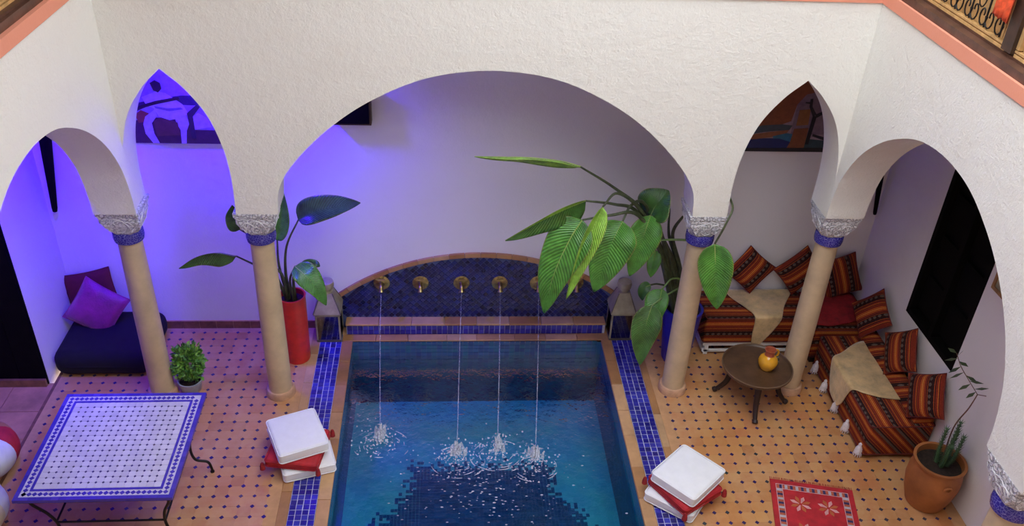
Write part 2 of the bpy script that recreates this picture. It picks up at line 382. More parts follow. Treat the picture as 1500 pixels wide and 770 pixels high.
# ------------------------------------------------------------------ the setting
XA, XD, HW = -2.836, 2.912, 0.16
PL, PR, PY = -1.229, 1.247, 0.747          # pool edges
FL = struct(MB().box(-3.84, -6.4, -0.12, -1.62, 1.0, -0.0012).box(1.625, -6.4, -0.12, 3.9, 1.0, -0.0012).box(-1.62, 0.845, -0.12, 1.625, 1.0, -0.006)
            .box(-1.62, -6.4, -0.12, 1.625, -3.7, -0.006).obj('floor', M['grout']))
P = 0.106
def oct_pts(a, c): return [(a, -a + c), (a, a - c), (a - c, a), (-a + c, a), (-a, a - c), (-a, -a + c), (-a + c, -a), (a - c, -a)]
cells = []; dots = []
for (x0, x1, px, py) in ((-3.81, -1.618, -2.354, -1.441), (1.622, 3.835, 2.353, -1.069)):
    for i in range(-40, 40):
        for j in range(-20, 40):
            dx, dy = px + i * P, py + j * P
            if x0 + 0.02 < dx < x1 - 0.02 and -2.9 < dy < 0.96: dots.append((dx, dy))
            cx, cy = dx + P / 2, dy + P / 2
            if x0 + P / 2 < cx < x1 - P / 2 and -2.9 < cy < 0.93: cells.append((cx, cy))
def shown(c): return c[1] > -1.60 and not (-3.6 < c[0] < -2.5 and -1.05 < c[1] < 0.25) and not (2.3 < c[0] < 3.05 and c[1] < -1.25)
near = sorted([c for c in cells if shown(c)], key=lambda c: c[1])[:300]; nearset = set(near)
tile_me = MB().prism(oct_pts(0.0527, 0.0195), -0.003, 0.0, 0.004).mesh('tile', M['terracotta'])
for c in near: inst('tile', tile_me, (c[0], c[1], random.uniform(-0.0008, 0.0006)), FL)
mb = MB()
for c in cells:
    if c in nearset: continue
    z = random.uniform(-0.0008, 0.0006)
    mb.prism([(c[0] + x, c[1] + y) for x, y in oct_pts(0.0526, 0.0195)], -0.003, z, 0.004)
tag(mb.obj('tile_field', M['terracotta'], FL), kind='stuff')
mb = MB()
for x, y in dots:
    r = 0.0195 * random.uniform(0.9, 1.08)
    mb.prism([(x + r, y), (x, y + r), (x - r, y), (x, y - r)], -0.004, random.uniform(-0.001, 0.0006), 0.04)
tag(mb.obj('cabochon_field', M['cabochon'], FL), kind='stuff')
fr = struct(MB().box(-5.2, -6.4, -0.12, -3.84, 0.16, -0.008).obj('floor_recess', M['grout']))
for i in range(4):
    for j in range(8):
        MB().box(-5.18 + i * 0.337, -2.6 + j * 0.34, -0.008, -5.18 + i * 0.337 + 0.331, -2.6 + j * 0.34 + 0.334, random.uniform(-0.001, 0.001)).obj('flagstone', M['flag'], fr)
struct(MB().box(-3.838, -6.4, -0.006, -3.812, 0.98, 0.001).obj('trim_1', M['skirting']))

# pool: shell, medallion, water
struct(MB().box(PL - 0.1, -3.7, -0.9, PL, PY, -0.012).box(PR, -3.7, -0.9, PR + 0.1, PY, -0.012).box(PL - 0.1, PY, -0.9, PR + 0.1, PY + 0.1, -0.012)
       .box(PL - 0.1, -3.8, -0.9, PR + 0.1, -3.7, -0.012).obj('wall_pool', M['pool_wall']))
mb = MB()
for i in range(48):
    for j in range(5):
        x, z = PL + 0.004 + i * 0.0517, -0.235 + j * 0.0445
        if x + .048 < PR: mb.box(x, PY - .003, z, x + .0485, PY, z + .041)
for i in range(60):
    for j in range(5):
        y, z = PY - 0.055 - i * 0.0517, -0.235 + j * 0.0445
        mb.box(PL, y, z, PL + .003, y + .0485, z + .041).box(PR - .003, y, z, PR, y + .0485, z + .041)
tag(mb.obj('tile_field', M['pool_tile'], bpy.data.objects['wall_pool']), kind='stuff')
struct(MB().box(PL - 0.1, -3.8, -0.95, PR + 0.1, PY + 0.1, -0.80).obj('floor_pool', M['pool_floor']))
md = struct(MB().box(-.52, -2.4, -0.80, .54, -0.34, -0.797).obj('floor_pool_medallion', M['pool_deep'])); mb = MB(); q = 0.032
def in_med(x, y):
    hw_ = 0.67 if y > -0.52 else (0.67 + (-0.52 - y) * 0.8 if y > -0.90 else (0.97 if y > -2.2 else 0.97 - (-2.2 - y)))
    return -2.5 < y < -0.17 and abs(x - 0.015) < hw_
for i in range(-34, 35):
    for j in range(-80, 0):
        x, y = i * q + 0.01, j * q
        if in_med(x + random.gauss(0, .045), y + random.gauss(0, .045)): mb.box(x - .015, y - .015, -0.80, x + .015, y + .015, -0.792 + random.uniform(0, .002))
tag(mb.obj('mosaic_field', M['pool_deep'], md), kind='stuff')
WZ = -0.19
gp = [[(PL + (PR - PL) * i / 4, -3.7 + (PY + 3.7) * j / 8, WZ) for i in range(5)] for j in range(9)]
struct(MB().grid(gp).obj('water', M['water']))

# copings and blue mosaic strips round the pool
def stone_row(parent, x0, y0, x1, y1, z0, z1, along, step):
    a, b = (x0, x1) if along == 'x' else (y0, y1)
    n = max(1, round((b - a) / step)); cut = [a + (b - a) * k / n for k in range(n + 1)]
    for k in range(1, n): cut[k] += random.uniform(-0.03, 0.03)
    for k in range(n):
        g = 0.0015; zz = z1 + random.uniform(-0.0015, 0.0015)
        q = (cut[k] + g, y0, z0, cut[k + 1] - g, y1, zz) if along == 'x' else (x0, cut[k] + g, z0, x1, cut[k + 1] - g, zz)
        o = rbox(q[3] - q[0], q[4] - q[1], q[5] - q[2], 0.003, 1).obj('stone', M['stone'], parent)
        o.location = ((q[0] + q[3]) / 2, (q[1] + q[4]) / 2, q[2])
t = struct(MB().box(-1.327, -3.75, -0.03, PL + 0.004, PY + 0.095, -0.012).box(PR - 0.004, -3.75, -0.03, 1.345, PY + 0.095, -0.012).box(-1.327, PY, -0.03, 1.345, PY + 0.098, -0.012).obj('trim_2', M['grout']))
stone_row(t, -1.325, -3.7, PL + 0.006, PY, -0.012, 0.004, 'y', 0.33)
stone_row(t, PR - 0.006, -3.7, 1.343, PY, -0.012, 0.004, 'y', 0.33)
stone_row(t, -1.325, PY, 1.343, PY + 0.096, -0.012, 0.004, 'x', 0.33)
mt = 0.052
zt_me = MB().prism([(0.0237, -0.0237), (0.0237, 0.0237), (-0.0237, 0.0237), (-0.0237, -0.0237)], -0.005, 0.0, 0.06).mesh('tile', M['zellige'])
for k, (x0, nm) in enumerate(((-1.536, 'trim_3'), (1.347, 'trim_4'))):
    s = struct(MB().box(x0, -3.7, -0.03, x0 + 0.209, 0.86, -0.004).obj(nm, M['white_grout'])); rest = MB()
    for j in range(75):
        for i in range(4):
            cx = x0 + 0.0265 + i * mt + random.uniform(-1, 1) * 0.001; cy = 0.83 - j * mt + random.uniform(-1, 1) * 0.001
            if j < 60: inst('tile', zt_me, (cx, cy, random.uniform(-0.001, 0.0012)), s, random.uniform(-0.03, 0.03))
            else: rest.prism([(cx + a, cy + b) for a, b in ((0.0237, -0.0237), (0.0237, 0.0237), (-0.0237, 0.0237), (-0.0237, -0.0237))], -0.005, 0.0, 0.06)
    tag(rest.obj('tile_field', M['zellige'], s), kind='stuff')
t = struct(MB().box(-1.622, -3.7, -0.03, -1.536, 0.98, -0.012).box(1.556, -3.7, -0.03, 1.627, 0.98, -0.012).obj('trim_5', M['grout']))
stone_row(t, -1.620, -3.7, -1.538, 0.95, -0.012, 0.001, 'y', 0.42); stone_row(t, 1.558, -3.7, 1.625, 0.95, -0.012, 0.001, 'y', 0.42)

# room behind the arcade
WB = 0.98
struct(MB().box(-5.2, WB, -0.1, 5.0, WB + 0.12, 3.4).obj('wall_back', M['room_plaster']))
struct(MB().box(-5.2, 0.16, -0.1, -3.88, WB, 3.4).box(-5.3, -6.4, -0.1, -5.18, 0.16, 3.4).box(-5.2, -6.4, 2.45, -3.88, 0.16, 3.4).box(-5.2, -6.4, -0.1, -3.88, -2.9, 2.45).obj('wall_left', M['room_plaster']))
d1 = struct(MB().box(-5.18, 0.14, 0.0, -3.882, 0.158, 2.45).obj('door_1', M['black_wood']))
for k in range(6): MB().box(-5.17 + k * 0.214, 0.128, 0.08, -5.17 + k * 0.214 + 0.208, 0.142, 2.44).obj('plank', M['black_wood'], d1)
struct(MB().box(-5.18, 0.10, 0.0, -3.885, 0.128, 0.075).obj('baseboard_left', M['skirting']))
RX = 3.83
wy0, wy1, wz0, wz1 = -0.84, 0.015, 0.89, 2.62
struct(MB().box(RX, wy1, -0.1, RX + 0.2, 1.1, 3.4).box(RX, -6.4, -0.1, RX + 0.2, wy0, 3.4).box(RX, wy0, -0.1, RX + 0.2, wy1, wz0).box(RX, wy0, wz1, RX + 0.2, wy1, 3.4).obj('wall_right', M['room_plaster']))
w1 = struct(MB().box(RX + 0.09, wy0, wz0, RX + 0.12, wy1, wz1).obj('window_1', M['black_wood']))
for y0, y1, z0, z1 in ((wy0, wy0 + 0.05, wz0, wz1), (wy1 - 0.05, wy1, wz0, wz1), (wy0 + 0.05, wy1 - 0.05, wz0, wz0 + 0.05), (wy0 + 0.05, wy1 - 0.05, wz1 - 0.05, wz1), (-0.44, -0.385, wz0 + 0.05, wz1 - 0.05)):
    MB().box(RX - 0.004, y0, z0, RX + 0.09, y1, z1).obj('frame', M['black_wood'], w1)
for k in range(2):
    for z in range(4):
        a = wy0 + 0.055 + k * 0.405; c = wz0 + 0.055 + z * 0.405
        MB().box(RX + 0.06, a + 0.03, c + 0.03, RX + 0.092, a + 0.34, c + 0.37).obj('shutter_panel', M['black_wood'], w1)
bb = struct(MB().box(-3.88, WB - 0.012, 0.0, -1.42, WB, 0.085).box(1.45, WB - 0.012, 0.0, 3.83, WB, 0.085).obj('baseboard_back', M['grout']))
for a, b in ((-3.875, -1.425), (1.455, 3.825)):
    n = round((b - a) / 0.16)
    for k in range(n): MB().box(a + (b - a) * k / n + 0.002, WB - 0.02, 0.0, a + (b - a) * (k + 1) / n - 0.002, WB - 0.011, 0.083 + random.uniform(-0.001, 0.001)).obj('tile', M['skirting'], bb)
struct(MB().box(-5.3, 0.16, 3.40, 5.0, 1.1, 3.70).box(-5.3, -6.4, 3.40, XA - HW, 0.16, 3.70).box(XD + HW, -6.4, 3.40, 5.0, 0.16, 3.70).obj('ceiling', M['room_plaster']))
# the storey above: gallery walls, roof round the open court, and the side the photo is taken from
struct(MB().box(4.55, -7.9, 3.70, 4.65, 1.1, 6.4).obj('wall_upper_right', M['upper_wall']))
struct(MB().box(-4.65, -7.9, 3.70, -4.55, 1.1, 6.4).obj('wall_upper_left', M['upper_wall']))
struct(MB().box(-4.65, 1.0, 3.70, 4.65, 1.1, 6.4).obj('wall_upper_back', M['upper_wall']))
struct(MB().box(-5.3, -7.9, -0.1, 5.0, -7.8, 6.4).obj('wall_front', M['room_plaster']))
struct(MB().box(-5.3, -7.8, -0.1, -3.84, -6.35, -0.006).box(-3.84, -7.8, -0.1, 5.0, -6.35, -0.006).obj('floor_front', M['grout']))
struct(MB().box(-5.3, -7.8, 3.40, 5.0, -6.30, 3.70).obj('floor_upper_front', M['upper_wall']))
struct(MB().box(-4.65, -7.9, 6.4, 4.65, -5.95, 6.6).box(-4.65, 0.16, 6.4, 4.65, 1.1, 6.6).box(-4.65, -5.95, 6.4, -0.85, 0.16, 6.6).box(XD + HW, -5.95, 6.4, 4.65, 0.16, 6.6).obj('roof', M['white_plaster']))  # unseen left slab widened over the court, added to cut daylight on that side

# arcade walls
POINT = [(1.0, 1.95), (1.005, 2.25), (.925, 2.52), (.72, 2.77), (.38, 2.97), (0, 3.115)]
ROUND = [(1.0, 1.95), (.975, 2.2), (.865, 2.46), (.685, 2.74), (.495, 2.94), (.27, 3.09), (0, 3.145)]
SIDE = [(1.0, 1.95), (.988, 2.12), (.93, 2.38), (.80, 2.64), (.625, 2.85), (.435, 3.0), (.235, 3.1), (0, 3.135)]
def arch(cx, half, prof):
    pts = [(p.x, p.y) for p in cr([(a, b, 0) for a, b in prof], 7)]
    if prof is not POINT:
        full = prof + [(-a, b) for a, b in prof[-2::-1]]; pts = [(p.x, p.y) for p in cr([(a, b, 0) for a, b in full], 7)]
        return [(cx - a * half, b) for a, b in pts]
    return [(cx - a * half, b) for a, b in pts] + [(cx + a * half, b) for a, b in pts[-2::-1]]
ZT = 3.70
def arcade(name, outline, to3, mat):
    n = len(outline); mb = MB()
    mb.add([to3(s, z, 0) for s, z in outline] + [to3(s, z, 1) for s, z in outline],
           [tuple(range(n)), tuple(reversed(range(n, 2 * n)))] + [(i, (i + 1) % n, n + (i + 1) % n, n + i) for i in range(n)])
    return struct(mb.obj(name, mat, None, True))
ol = [(XA - HW, ZT), (XA - HW, 1.95)] + arch(-2.318, 0.384, POINT) + arch(0.02, 1.637, ROUND) + arch(2.346, 0.408, POINT) + [(XD + HW, 1.95), (XD + HW, ZT)]
arcade('wall_inner_back', ol, lambda s, z, k: (s, -HW + 2 * HW * k, z), M['white_plaster'])
for nm, xf in (('wall_inner_right', XD), ('wall_inner_left', XA)):
    ol = [(-0.161, ZT), (-0.161, 1.95)] + [(-s, z) for s, z in arch(1.46, 1.28, SIDE)] + [(-s, z) for s, z in arch(4.39, 1.28, SIDE)] + [(-5.68, 0.0), (-6.1, 0.0), (-6.1, ZT)]
    arcade(nm, ol, lambda s, z, k, x=xf: (x - HW + 2 * HW * k, s, z), M['white_plaster'])
struct(MB().box(XA - HW - 0.012, -HW - 0.012, ZT, XD + HW + 0.012, HW + 0.012, ZT + 0.085).box(XA - HW - 0.012, -6.1, ZT, XA + HW + 0.012, -HW - 0.012, ZT + 0.085)
       .box(XD - HW - 0.012, -6.1, ZT, XD + HW + 0.012, -HW - 0.012, ZT + 0.085).obj('trim_6', M['salmon']))

# columns
def capital_secs():
    def sec(a, c, z): return [(a, -a + c, z), (a, a - c, z), (a - c, a, z), (-a + c, a, z), (-a, a - c, z), (-a, -a + c, z), (-a + c, -a, z), (a - c, -a, z)]
    return sec
def make_column():
    root = empty('column'); sec = capital_secs()
    MB().lathe([(0.128, 0), (0.128, 0.055), (0.118, 0.07), (0.1, 0.072)], 40, cap1=False).obj('base_ring', M['column_base'], root, True)
    MB().lathe([(0.102, 0.03), (0.103, 0.4), (0.101, 0.9), (0.096, 1.4), (0.094, 1.64)], 40).obj('shaft', M['column_stone'], root, True)
    MB().lathe([(0.096, 1.622), (0.114, 1.632), (0.12, 1.665), (0.117, 1.715), (0.1, 1.735)], 40).obj('mosaic_band', M['band'], root, True)
    cap = MB().loft([sec(.098, .045, 1.722), sec(.116, .055, 1.742), sec(.142, .028, 1.815), sec(.150, .012, 1.85), sec(.150, .008, 1.905), sec(.162, .008, 1.915), sec(.164, .006, 1.949)]).obj('capital', M['carved'], root)
    rel = MB()
    for q in range(4):
        R = Matrix.Rotation(q * PI / 2, 4, 'Z'); sub = MB()
        def on_face(u, z): # outward depth of the capital face at height z
            d = .150 if z > 1.85 else .116 + (.150 - .116) * max(0, (z - 1.742) / (1.85 - 1.742)); return (u, -d - 0.001, z)
        for u0, sgn in ((-0.07, 1), (0.07, -1)):
            sp = [on_face(u0 + sgn * (0.045 - 0.0035 * k) * math.cos(k * 0.55), 1.835 + (0.038 - 0.0028 * k) * math.sin(k * 0.55)) for k in range(13)]
            sub.tube(sp, 0.005, 5)
        sub.tube([on_face(0.13 * math.cos(a) * 0.62, 1.76 + 0.12 * math.sin(a)) for a in [PI * k / 14 for k in range(15)]], 0.005, 5)
        sub.tube([on_face(0.035 * math.cos(a), 1.79 + 0.035 * math.sin(a)) for a in [2 * PI * k / 14 for k in range(15)]], 0.0045, 5)
        sub.tube([on_face(-0.145 + 0.29 * k / 20, 1.893 + 0.008 * math.cos(k * PI / 2)) for k in range(21)], 0.0045, 5)
        sub.xf(R); rel.add(sub.v, sub.f)
    rel.obj('carved_relief', M['carve_line'], cap, True)
    niche = MB()
    for q in range(4):   # scooped corners under the abacus
        a = PI / 4 + q * PI / 2; c = Vector((math.cos(a), math.sin(a), 0)); tt = Vector((-math.sin(a), math.cos(a), 0))
        ring = [c * (0.152 + 0.012 * math.sin(b)) + tt * (0.032 * math.cos(b)) + Vector((0, 0, 1.772 + 0.034 * math.sin(b))) for b in [PI * k / 10 for k in range(11)]]
        niche.tube(ring, 0.007, 6)
    niche.obj('corner_scoop', M['carve_line'], cap, True)
    return root
col0 = make_column()
for k, (x, y, lb) in enumerate(((-1.80, 0, 'stone column with carved capital left of the wide arch, before the red pot'),
                                (1.80, 0, 'stone column with carved capital right of the wide arch, before the blue pot'),
                                (XA, 0, 'stone column with carved capital in the courtyard corner behind the mosaic table'),
                                (XD, 0, 'stone column with carved capital in the courtyard corner beside the round tray table'),
                                (XD, -2.925, 'column at the bottom right, only carved capital and blue band in view'),
                                (XA, -2.925, 'column below the left arcade wall, outside the left edge of the photo'))):
    o = col0 if k == 0 else copy_tree(col0)
    o.location = (x, y, 0); tag(o, lb, 'column', 'arcade columns'); o['kind'] = 'thing'

# ------------------------------------------------------------------ wall fountain
SPX = [-0.933, -0.558, -0.16, 0.214, 0.590, 0.965]; SPZ = 0.545
fo = empty('wall_fountain', (0.02, 0.93, 0), 0, 'arched wall fountain of navy diamond tiles with brass spouts behind the pool', 'fountain')
AR, AZ = 2.25, 0.878; ACZ = AZ - AR; AHW = 1.41; FY = 0.97 - 0.93
a1 = math.asin(AHW / AR); arc = [(AR * math.sin(a), ACZ + AR * math.cos(a)) for a in [a1 - 2 * a1 * k / 40 for k in range(41)]]
mb = MB(); outl = [(-AHW, 0.0), (AHW, 0.0)] + arc; n = len(outl)
mb.add([(x, FY - 0.002, z) for x, z in outl] + [(x, 0.048, z) for x, z in outl], [tuple(range(n)), tuple(reversed(range(n, 2 * n)))] + [(i, (i + 1) % n, n + (i + 1) % n, n + i) for i in range(n)])
mb.obj('backing', M['navy_grout'], fo)
D = 0.031; g = 0.0285
dm = MB().add([(g, 0, 0), (0, 0, g), (-g, 0, 0), (0, 0, -g), (g * .9, -0.006, 0), (0, -0.006, g * .9), (-g * .9, -0.006, 0), (0, -0.006, -g * .9)],
              [(4, 5, 6, 7), (0, 1, 5, 4), (1, 2, 6, 5), (2, 3, 7, 6), (3, 0, 4, 7)])
dme = dm.mesh('tile', M['zellige_dark']); cnt = 0; rest = MB(); cells = []
for j in range(3, 30):
    for i in range(-48, 49):
        if (i + j) % 2: continue
        x, z = i * D, 0.03 + j * D
        if abs(x) < AHW - 0.05 and z < ACZ + math.sqrt(AR * AR - x * x) - 0.065 and z > 0.14: cells.append((x, z))
cells.sort(key=lambda c: abs(c[0]) * 0.6 + abs(c[1] - 0.55))
for k, (x, z) in enumerate(cells):
    yy = FY - random.uniform(0, 0.0015)
    if k < 260: inst('tile', dme, (x, yy, z), fo)
    else: rest.add([(a + x, b + yy, c + z) for a, b, c in dm.v], dm.f)
tag(rest.obj('tile_field', M['zellige_dark'], fo), kind='stuff')
for k in range(20):   # orange rim stones
    b0, b1 = a1 - 2 * a1 * k / 20 - 0.001, a1 - 2 * a1 * (k + 1) / 20 + 0.001; vs = []
    for y in (FY - 0.02, 0.049):
        for s in range(4):
            a = b0 + (b1 - b0) * s / 3
            for r in (AR - 0.035, AR + 0.008): vs.append((r * math.sin(a), y, ACZ + r * math.cos(a)))
    fs = [(7, 6, 14, 15), (0, 1, 9, 8)]
    for s in range(3): q = 2 * s; fs += [(q, q + 2, q + 3, q + 1), (q + 8, q + 9, q + 11, q + 10), (q + 1, q + 3, q + 11, q + 9), (q, q + 8, q + 10, q + 2)]
    MB().add(vs, fs).obj('rim_stone', M['stone'], fo)
MB().box(-1.31, 0.855 - 0.93, 0.0, 1.27, 0.047, 0.108).obj('ledge_core', M['white_grout'], fo)
rt = MB().box(-0.0237, -0.006, -0.0237, 0.0237, 0, 0.0237).mesh('tile', M['zellige'])
rest = MB()
for j in range(2):
    for i in range(49):
        rest.box(-1.303 + i * mt + 0.002, 0.848 - 0.93, 0.004 + j * mt, -1.303 + (i + 1) * mt - 0.002, 0.857 - 0.93, 0.004 + (j + 1) * mt - 0.004)
tag(rest.obj('riser_tile_field', M['zellige'], fo), kind='stuff')
for k in range(8):
    x0 = -1.315 + k * 0.3235
    o = rbox(0.3205, 0.128, 0.022, 0.006, 2).obj('ledge_stone', M['stone'], fo); o.location = (x0 + 0.16, 0.906 - 0.93, 0.108)
def spout():
    f = MB()
    f.lathe([(0.064, 0), (0.066, 0.006), (0.05, 0.014), (0.03, 0.020), (0.022, 0.03)], 28)
    for k in range(10):
        a = 2 * PI * k / 10; f.lathe([(0.011, 0.004), (0.009, 0.012), (0.003, 0.015)], 8, (0.054 * math.cos(a), 0.054 * math.sin(a), 0))
    f.xf(Matrix.Rotation(PI / 2, 4, 'X'))
    return f
sp_me = spout().mesh('spout', M['brass'], True)
nz = MB().tube(cr([(0, -0.01, 0), (0, -0.05, 0.012), (0, -0.085, 0.006), (0, -0.105, -0.028)], 5), [0.017] * 4 + [0.016] * 6 + [0.017] * 4 + [0.022, 0.024], 12)
nz.tube([(0, -0.045, 0.02), (0, -0.045, 0.048)], 0.006, 8).tube([(-0.03, -0.045, 0.05), (0.03, -0.045, 0.05)], 0.007, 8)
nz_me = nz.mesh('nozzle', M['brass'], True)
for x in SPX:
    s = inst('spout', sp_me, (x - 0.02, FY - 0.007, SPZ), fo); s.scale = (1.2, 1.1, 1.2); inst('nozzle', nz_me, (0, 0, 0), s)

jets = ((-0.933, -0.895, -0.38, 'first brass spout from the left'), (-0.16, -0.215, -0.59, 'third brass spout from the left'),
        (0.214, 0.145, -0.52, 'fourth brass spout from the left'), (0.590, 0.47, -0.65, 'fifth brass spout, beside the big leaves'))
for sx, ex, ey, nm in jets:
    p0 = Vector((sx, 0.86, 0.51)); p1 = Vector((ex, ey, WZ)); pts = []
    for k in range(25):
        t = k / 24; p = p0.lerp(p1, t); p.z = p0.z + (p1.z - p0.z) * t * t; pts.append(p)
    tag(MB().tube(pts, [0.003 + 0.0015 * (k / 24) for k in range(25)], 8).obj('water_jet', M['jet'], None, True), 'thin jet of water falling into the pool from the ' + nm.split(',')[0], 'water jet', 'fountain jets')
    s = MB(); rnd = random.Random(int(1000 * (ex + 3)))
    for k in range(16):
        a = rnd.uniform(0, 2 * PI); r = abs(rnd.gauss(0, 0.028)); h = rnd.uniform(0.03, 0.12) * math.exp(-r * 9); w = rnd.uniform(.008, .017); lx = rnd.uniform(-.012, .012)
        s.loft([[(r * math.cos(a) + lx * (z / h) + w * f * math.cos(b), r * math.sin(a) + w * f * math.sin(b), z - .004) for b in [2 * PI * i / 7 for i in range(7)]] for z, f in ((0, 1.2), (h * .3, .8), (h * .6, .75), (h * .85, .5), (h, .12))])
    for k in range(170):
        a = rnd.uniform(0, 2 * PI); r = abs(rnd.gauss(0, 0.085)); q = rnd.uniform(0.002, 0.007); h = max(0, rnd.gauss(0.02, 0.035)) * math.exp(-r * 6)
        s.lathe([(q * .2, -q), (q, -q * .2), (q * .7, q * .6), (q * .1, q)], 6, (r * math.cos(a), r * math.sin(a) - 0.04, h + 0.003))
    for k in range(24):   # broken foamy flecks drifting towards the near end
        a = rnd.uniform(0, 2 * PI); r = rnd.uniform(.04, .20); l = rnd.uniform(.2, .6)
        s.tube([(r * math.cos(a + l * i / 5) , r * .8 * math.sin(a + l * i / 5) - .09, 0.001) for i in range(6)], [.0008, .002, .003, .003, .002, .0008], 5)
    o = s.obj('water_splash', M['foam_and_glint'], None, True); o.location = (ex, ey, WZ); o.scale = (1.35, 1.35, 1.5)
    tag(o, 'white splash on the pool under the jet from the ' + nm.split(',')[0], 'splash', 'fountain splashes', 'stuff')

mb = MB(); rnd = random.Random(3)  # pale flecks on the water, modelled in place of surface glints
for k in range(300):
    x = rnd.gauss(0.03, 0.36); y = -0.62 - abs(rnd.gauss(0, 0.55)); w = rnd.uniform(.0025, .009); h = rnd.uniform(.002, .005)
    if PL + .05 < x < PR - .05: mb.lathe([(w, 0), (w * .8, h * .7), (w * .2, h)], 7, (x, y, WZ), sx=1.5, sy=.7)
tag(mb.obj('glint_flecks', M['foam_and_glint'], None, True), 'scattered white flecks standing in for glints on the near half of the pool', 'foam_and_glint', kind='stuff')

# ------------------------------------------------------------------ lanterns
def lantern(loc, label, w):
    L = empty('lantern', loc, 0, label, 'lantern', 'zinc lanterns by the fountain'); h = w / 2
    MB().box(-h, -h, 0, h, h, 0.025).obj('base', M['zinc_dark'], L)
    f = MB()
    for x in (-1, 1):
        for y in (-1, 1): f.box(x * h - 0.008 * (1 + x), y * h - 0.008 * (1 + y), 0.025, x * h + 0.008 * (1 - x), y * h + 0.008 * (1 - y), 0.32)
    f.box(-h, -h, 0.305, h, -h + 0.016, 0.325).box(-h, h - 0.016, 0.305, h, h, 0.325).box(-h, -h, 0.305, -h + 0.016, h, 0.325).box(h - 0.016, -h, 0.305, h, h, 0.325)
    f.obj('frame', M['zinc'], L)
    for k in range(4):
        p = MB().box(-h + 0.016, -h + 0.004, 0.025, h - 0.016, -h + 0.008, 0.305).xf(Matrix.Rotation(k * PI / 2, 4, 'Z')); p.obj('pane', M['glass'], L)
    def sq(a, z): return [(-a, -a, z), (a, -a, z), (a, a, z), (-a, a, z)]
    MB().loft([sq(h + 0.012, 0.325), sq(h + 0.012, 0.337), sq(0.058, 0.53), sq(0.05, 0.535)]).obj('roof', M['zinc'], L)
    for k in range(4):
        a = PI / 4 + k * PI / 2; e = MB(); e.tube([((h + .012) * 1.41 * math.cos(a), (h + .012) * 1.41 * math.sin(a), 0.34), (0.055 * 1.41 * math.cos(a), 0.055 * 1.41 * math.sin(a), 0.531)], 0.006, 6)
        e.obj('roof_ridge', M['zinc_dark'], L, True)
    MB().lathe([(0.05, 0.53), (0.045, 0.555), (0.066, 0.572), (0.072, 0.61), (0.066, 0.64), (0.03, 0.652)], 24).obj('cap', M['zinc'], L, True)
    MB().lathe([(0.04, 0.025), (0.04, 0.14), (0.03, 0.145)], 20).obj('candle', flat((0.5, 0.45, 0.35)), L, True)
lantern((-1.447, 0.845, 0.002), 'zinc lantern with pyramid roof standing left of the fountain, beside the red pot', 0.235)
lantern((1.43, 0.845, 0.002), 'zinc lantern with pyramid roof standing right of the fountain, under the big leaves', 0.225)

# ------------------------------------------------------------------ plants
def leaf(parent, pts, lat, wl, wr, mat, fold=0.35, mat2=None, wave=0.0, tube_r=0.006, shape=0.68, name='leaf'):
    mid = cr(pts, 8); n = len(mid); lat = Vector(lat); P = []; uvs = []; m = 9; rib = []
    for i, p in enumerate(mid):
        t = i / (n - 1); T = (mid[min(i + 1, n - 1)] - mid[max(i - 1, 0)]).normalized()
        l = (lat - T * lat.dot(T)).normalized(); N = l.cross(T)
        tt = t ** shape; w = max(0.012, math.sin(PI * tt)) ** 0.72 * (1 - 0.12 * t)
        row = []
        for j in range(m):
            s = (j / (m - 1)) * 2 - 1; ww = (wl if s < 0 else wr) * w
            q = p + l * (s * ww) - N * (fold * abs(s) ** 1.4 * ww) + N * (wave * ww * math.sin(9 * t + 2.2 * s) * abs(s))
            row.append(q); uvs.append((j / (m - 1), t))
        P.append(row); rib.append(p + N * 0.002)
    mb = MB().grid(P); o = mb.obj(name, mat, parent, 2)
    if mat2:
        o.data.materials.append(mat2)
        for k, f in enumerate(o.data.polygons): f.material_index = 1 if k % (m - 1) >= (m - 1) // 2 else 0
    ul = o.data.uv_layers.new(name='UVMap')
    for lp in o.data.loops: ul.data[lp.index].uv = uvs[lp.vertex_index]
    so = o.modifiers.new('thick', 'SOLIDIFY'); so.thickness = 0.002
    MB().tube(rib, [tube_r * (1 - 0.75 * i / (n - 1)) for i in range(n)], 6).obj('midrib', M['rib'], o, True)
    return o
def stem(parent, pts, r0, r1, mat):
    q = cr(pts, 7); n = len(q)
    MB().tube(q, [r0 + (r1 - r0) * (i / (n - 1)) ** 0.6 for i in range(n)], 8).obj('stem', mat, parent, True)
def pot(parent, prof, mat, soil_r, soil_z, n=40, name='pot'):
    MB().lathe(prof, n, cap1=False).obj(name, mat, parent, True)
    MB().lathe([(soil_r, soil_z - 0.03), (soil_r, soil_z), (soil_r * .5, soil_z + 0.012), (0.001, soil_z + 0.016)], n).obj('soil', M['soil'], parent, True)
RB = (1.93, 0.47)
rp = empty('potted_banana_plant', (0, 0, 0), 0, 'large banana plant in a cobalt pot, big green leaves hanging over the pool', 'plant')
pr = MB().lathe([(0.125, 0), (0.135, 0.02), (0.165, 0.35), (0.185, 0.56), (0.19, 0.60), (0.165, 0.60), (0.160, 0.54)], 40, (RB[0], RB[1], 0), cap1=False)
pr.obj('pot', M['blue_pot'], rp, True)
MB().lathe([(0.16, 0.50), (0.163, 0.54), (0.001, 0.56)], 32, (RB[0], RB[1], 0)).obj('soil', M['soil'], rp, True)
